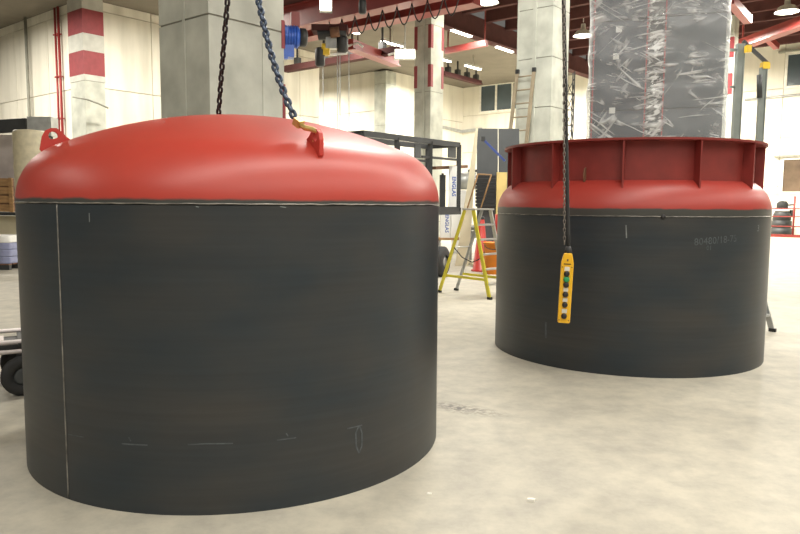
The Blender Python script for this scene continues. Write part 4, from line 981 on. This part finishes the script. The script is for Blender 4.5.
for b in (.0, -.6): part('side_bar', MB().tube(cp_(-.95, b, .46), cp_(.12, b, .46), .02, 8), 'pink_metal', hc)
part('side_bar', MB().tube(cp_(-.95, .03, .385), cp_(.10, .03, .385), .018, 8), 'pink_metal', hc)
for a in (-.9, -.6, -.3, 0, .1): part('cross_bar', MB().bar(cp_(a, .02, .44), cp_(a, -.62, .44), .05, .02), 'black_steel', hc)
part('deck_plate', MB().box(cp_(-.30, -.2, .458), (.34, .24, .02), math.atan2(cx.y, cx.x)), 'pink_metal', hc)
part('axle_beam', MB().bar(cp_(0, .0, wr), cp_(0, -.6, wr), .04, .04).bar(cp_(0, -.08, wr), cp_(0, -.08, .42), .05, .05).bar(cp_(0, -.5, wr), cp_(0, -.5, .42), .05, .05), 'black_steel', hc)
part('axle_beam', MB().bar(cp_(-.6, -.1, wr), cp_(-.6, -.6, wr), .04, .04).bar(cp_(-.6, -.15, wr), cp_(-.6, -.15, .42), .05, .05).bar(cp_(-.6, -.5, wr), cp_(-.6, -.5, .42), .05, .05), 'black_steel', hc)
part('under_frame', MB().box(cp_(-.4, -.3, .40), (.9, .4, .05), math.atan2(cx.y, cx.x)), 'black_steel', hc)

# pallet of sacks
SY = 16.5; s0 = at(-26, 267, SY); s1 = at(19, 267, SY); sw = s1.x - s0.x
pl = thing('pallet', 'dark wooden pallet on the floor under the blue sacks', 'pallet', ((s0.x + s1.x) / 2, SY, 0))
for i in range(5): part('deck_board', MB().box((0, -.36 + .2 * i, .13), (sw, .15, .022)), 'wood_dark', pl)
for sy in (-.36, .04, .44): part('bearer', MB().box((0, sy, .06), (sw, .1, .118)), 'black_steel', pl)
sz0 = .142; sz1 = zof(235, 10, SY)
for k in range(4):
    hh = (sz1 - sz0) / 4; t = thing('sack', 'plump blue-grey sack with yellow print, in the pile on the pallet' if k > 1 else 'plump blue-grey sack low in the pile on the pallet', 'sack', ((s0.x + s1.x) / 2 + .01 * (k % 2), SY, sz0 + hh * k), group='sacks on the pallet')
    me = bpy.data.meshes.new('sack_body'); b = bmesh.new(); bmesh.ops.create_cube(b, size=1)
    bmesh.ops.subdivide_edges(b, edges=b.edges[:], cuts=5, use_grid_fill=True)
    for v in b.verts:
        x, y, z = v.co; f = 1 - .75 * max(abs(x), abs(y)) ** 4 * 4; v.co = (x * (sw - .04) , y * .78, hh / 2 + z * hh * max(.35, min(1, f + .35)) * .98)
    b.to_mesh(me); b.free(); me.polygons.foreach_set('use_smooth', [True] * len(me.polygons)); me.materials.append(MATS['white_card' if k == 3 else 'sack_blue']); part('sack_body', me, 'sack_blue', t)
    if k >= 2: part('print_band', MB().box((-.02, -.395, hh * .5), (sw * .55, .03, hh * .30)), 'sack_yellow', t)
# storage shelving behind: dark beams, crates, wrapped roll, grey box
GY = 19.0
def gx(px): return at(px, 200, GY).x
sh = thing('storage_rack', 'storage rack with dark top beam behind the sacks', 'rack', (gx(0), GY, 0))
ztop = zof(127, 0, GY); z1_ = zof(212, 0, GY); z2_ = zof(197, 10, GY)
part('top_beam', MB().bar((gx(-40) - gx(0), -.1, ztop - .08), (gx(33) - gx(0), -.1, ztop + .05), .2, .34), 'black_steel', sh)
part('upright', MB().box((gx(-38) - gx(0), .1, ztop / 2), (.12, .12, ztop)), 'black_steel', sh); part('upright', MB().box((gx(36) - gx(0), .1, ztop / 2), (.12, .12, ztop)), 'black_steel', sh)
part('shelf', MB().box((gx(-2) - gx(0), .3, z1_ - .05), (gx(36) - gx(-38), 1.0, .08)), 'black_steel', sh)
part('back_sheet', MB().box((gx(-8) - gx(0), .65, (z1_ + ztop) / 2), (gx(20) - gx(-38), .04, ztop - z1_ - .3)), 'pink_metal', sh)
part('lower_panel', MB().box((gx(-6) - gx(0), .2, (z1_ - .1) / 2), (gx(26) - gx(-38), .06, z1_ - .12)), 'cream_board', sh)
q0, q1_ = gx(-30), gx(17); cr_ = thing('wooden_crate', 'brown wooden crate on the storage rack', 'crate', ((q0 + q1_) / 2, GY + .1, z1_)); cw_ = q1_ - q0; chh = zof(178, 5, GY) - z1_
part('crate_core', MB().box((0, 0, chh / 2), (cw_ - .06, .5, chh - .02)), 'wood_dark', cr_)
for i in range(4): part('slat', MB().box((0, -.27, chh * (i + .5) / 4), (cw_, .03, chh / 4 - .03)), 'wood', cr_)
for s in (-1, 0, 1): part('batten', MB().box((s * (cw_ / 2 - .05), -.30, chh / 2), (.09, .03, chh)), 'wood', cr_)
q = at(43, 127, GY - .1); bx_ = thing('junction_box', 'grey metal box on the end of the dark rack beam', 'box', (q.x, q.y, zof(137, 43, GY)))
hb_ = zof(118, 43, GY) - zof(137, 43, GY); part('case', MB().box((0, 0, hb_ / 2), (.64, .4, hb_)), 'galvanised', bx_); part('lid', MB().box((0, -.21, hb_ * .55), (.56, .03, hb_ * .7)), 'galvanised', bx_); part('bracket', MB().box((-.05, -.02, -.15), (.5, .3, .3)), 'black_steel', bx_)
RYY = 17.6; q = at(31, 170, RYY); zr = zof(130, 31, RYY); rr_ = 15 * RYY / FPX
ro = thing('wrapped_roll', 'tall cream plastic-wrapped roll behind the domed tank', 'roll', (q.x, q.y, 0))
rp_ = [(0, 0), (rr_, 0)]
for i in range(24): rp_.append((rr_ * (1 + .02 * math.sin(i * 2.3)), .05 + (zr - .12) * i / 23))
rp_ += [(rr_ * .92, zr - .02), (rr_ * .5, zr), (rr_ * .45, zr - .03), (0, zr - .04)]
part('wrapping', MB().lathe(rp_, 28), 'cream_wrap', ro); part('core_tube', MB().lathe([(rr_ * .3, zr - .05), (rr_ * .3, zr + .01), (rr_ * .24, zr + .01), (rr_ * .24, zr - .05)], 16), 'wood', ro)
# chip of grout on the floor
q = atz(531, 501, .0); single('grout_chip', MB().prism([(-.022, -.008), (.015, -.012), (.026, .0), (.012, .012), (-.018, .010)], .014, (q.x, q.y, .007), (1, 0, 0), (0, 1, 0)), 'grit', 'small white chip lying on the open concrete floor', 'debris', origin=(q.x, q.y, 0))
q = atz(429, 494, .0); single('paper_scrap', MB().prism([(-.014, -.006), (.012, -.009), (.016, .004), (-.006, .011)], .006, (q.x, q.y, .003), (1, 0, 0), (0, 1, 0)), 'grit', 'tiny pale scrap on the floor beside the domed tank', 'debris', origin=(q.x, q.y, 0))
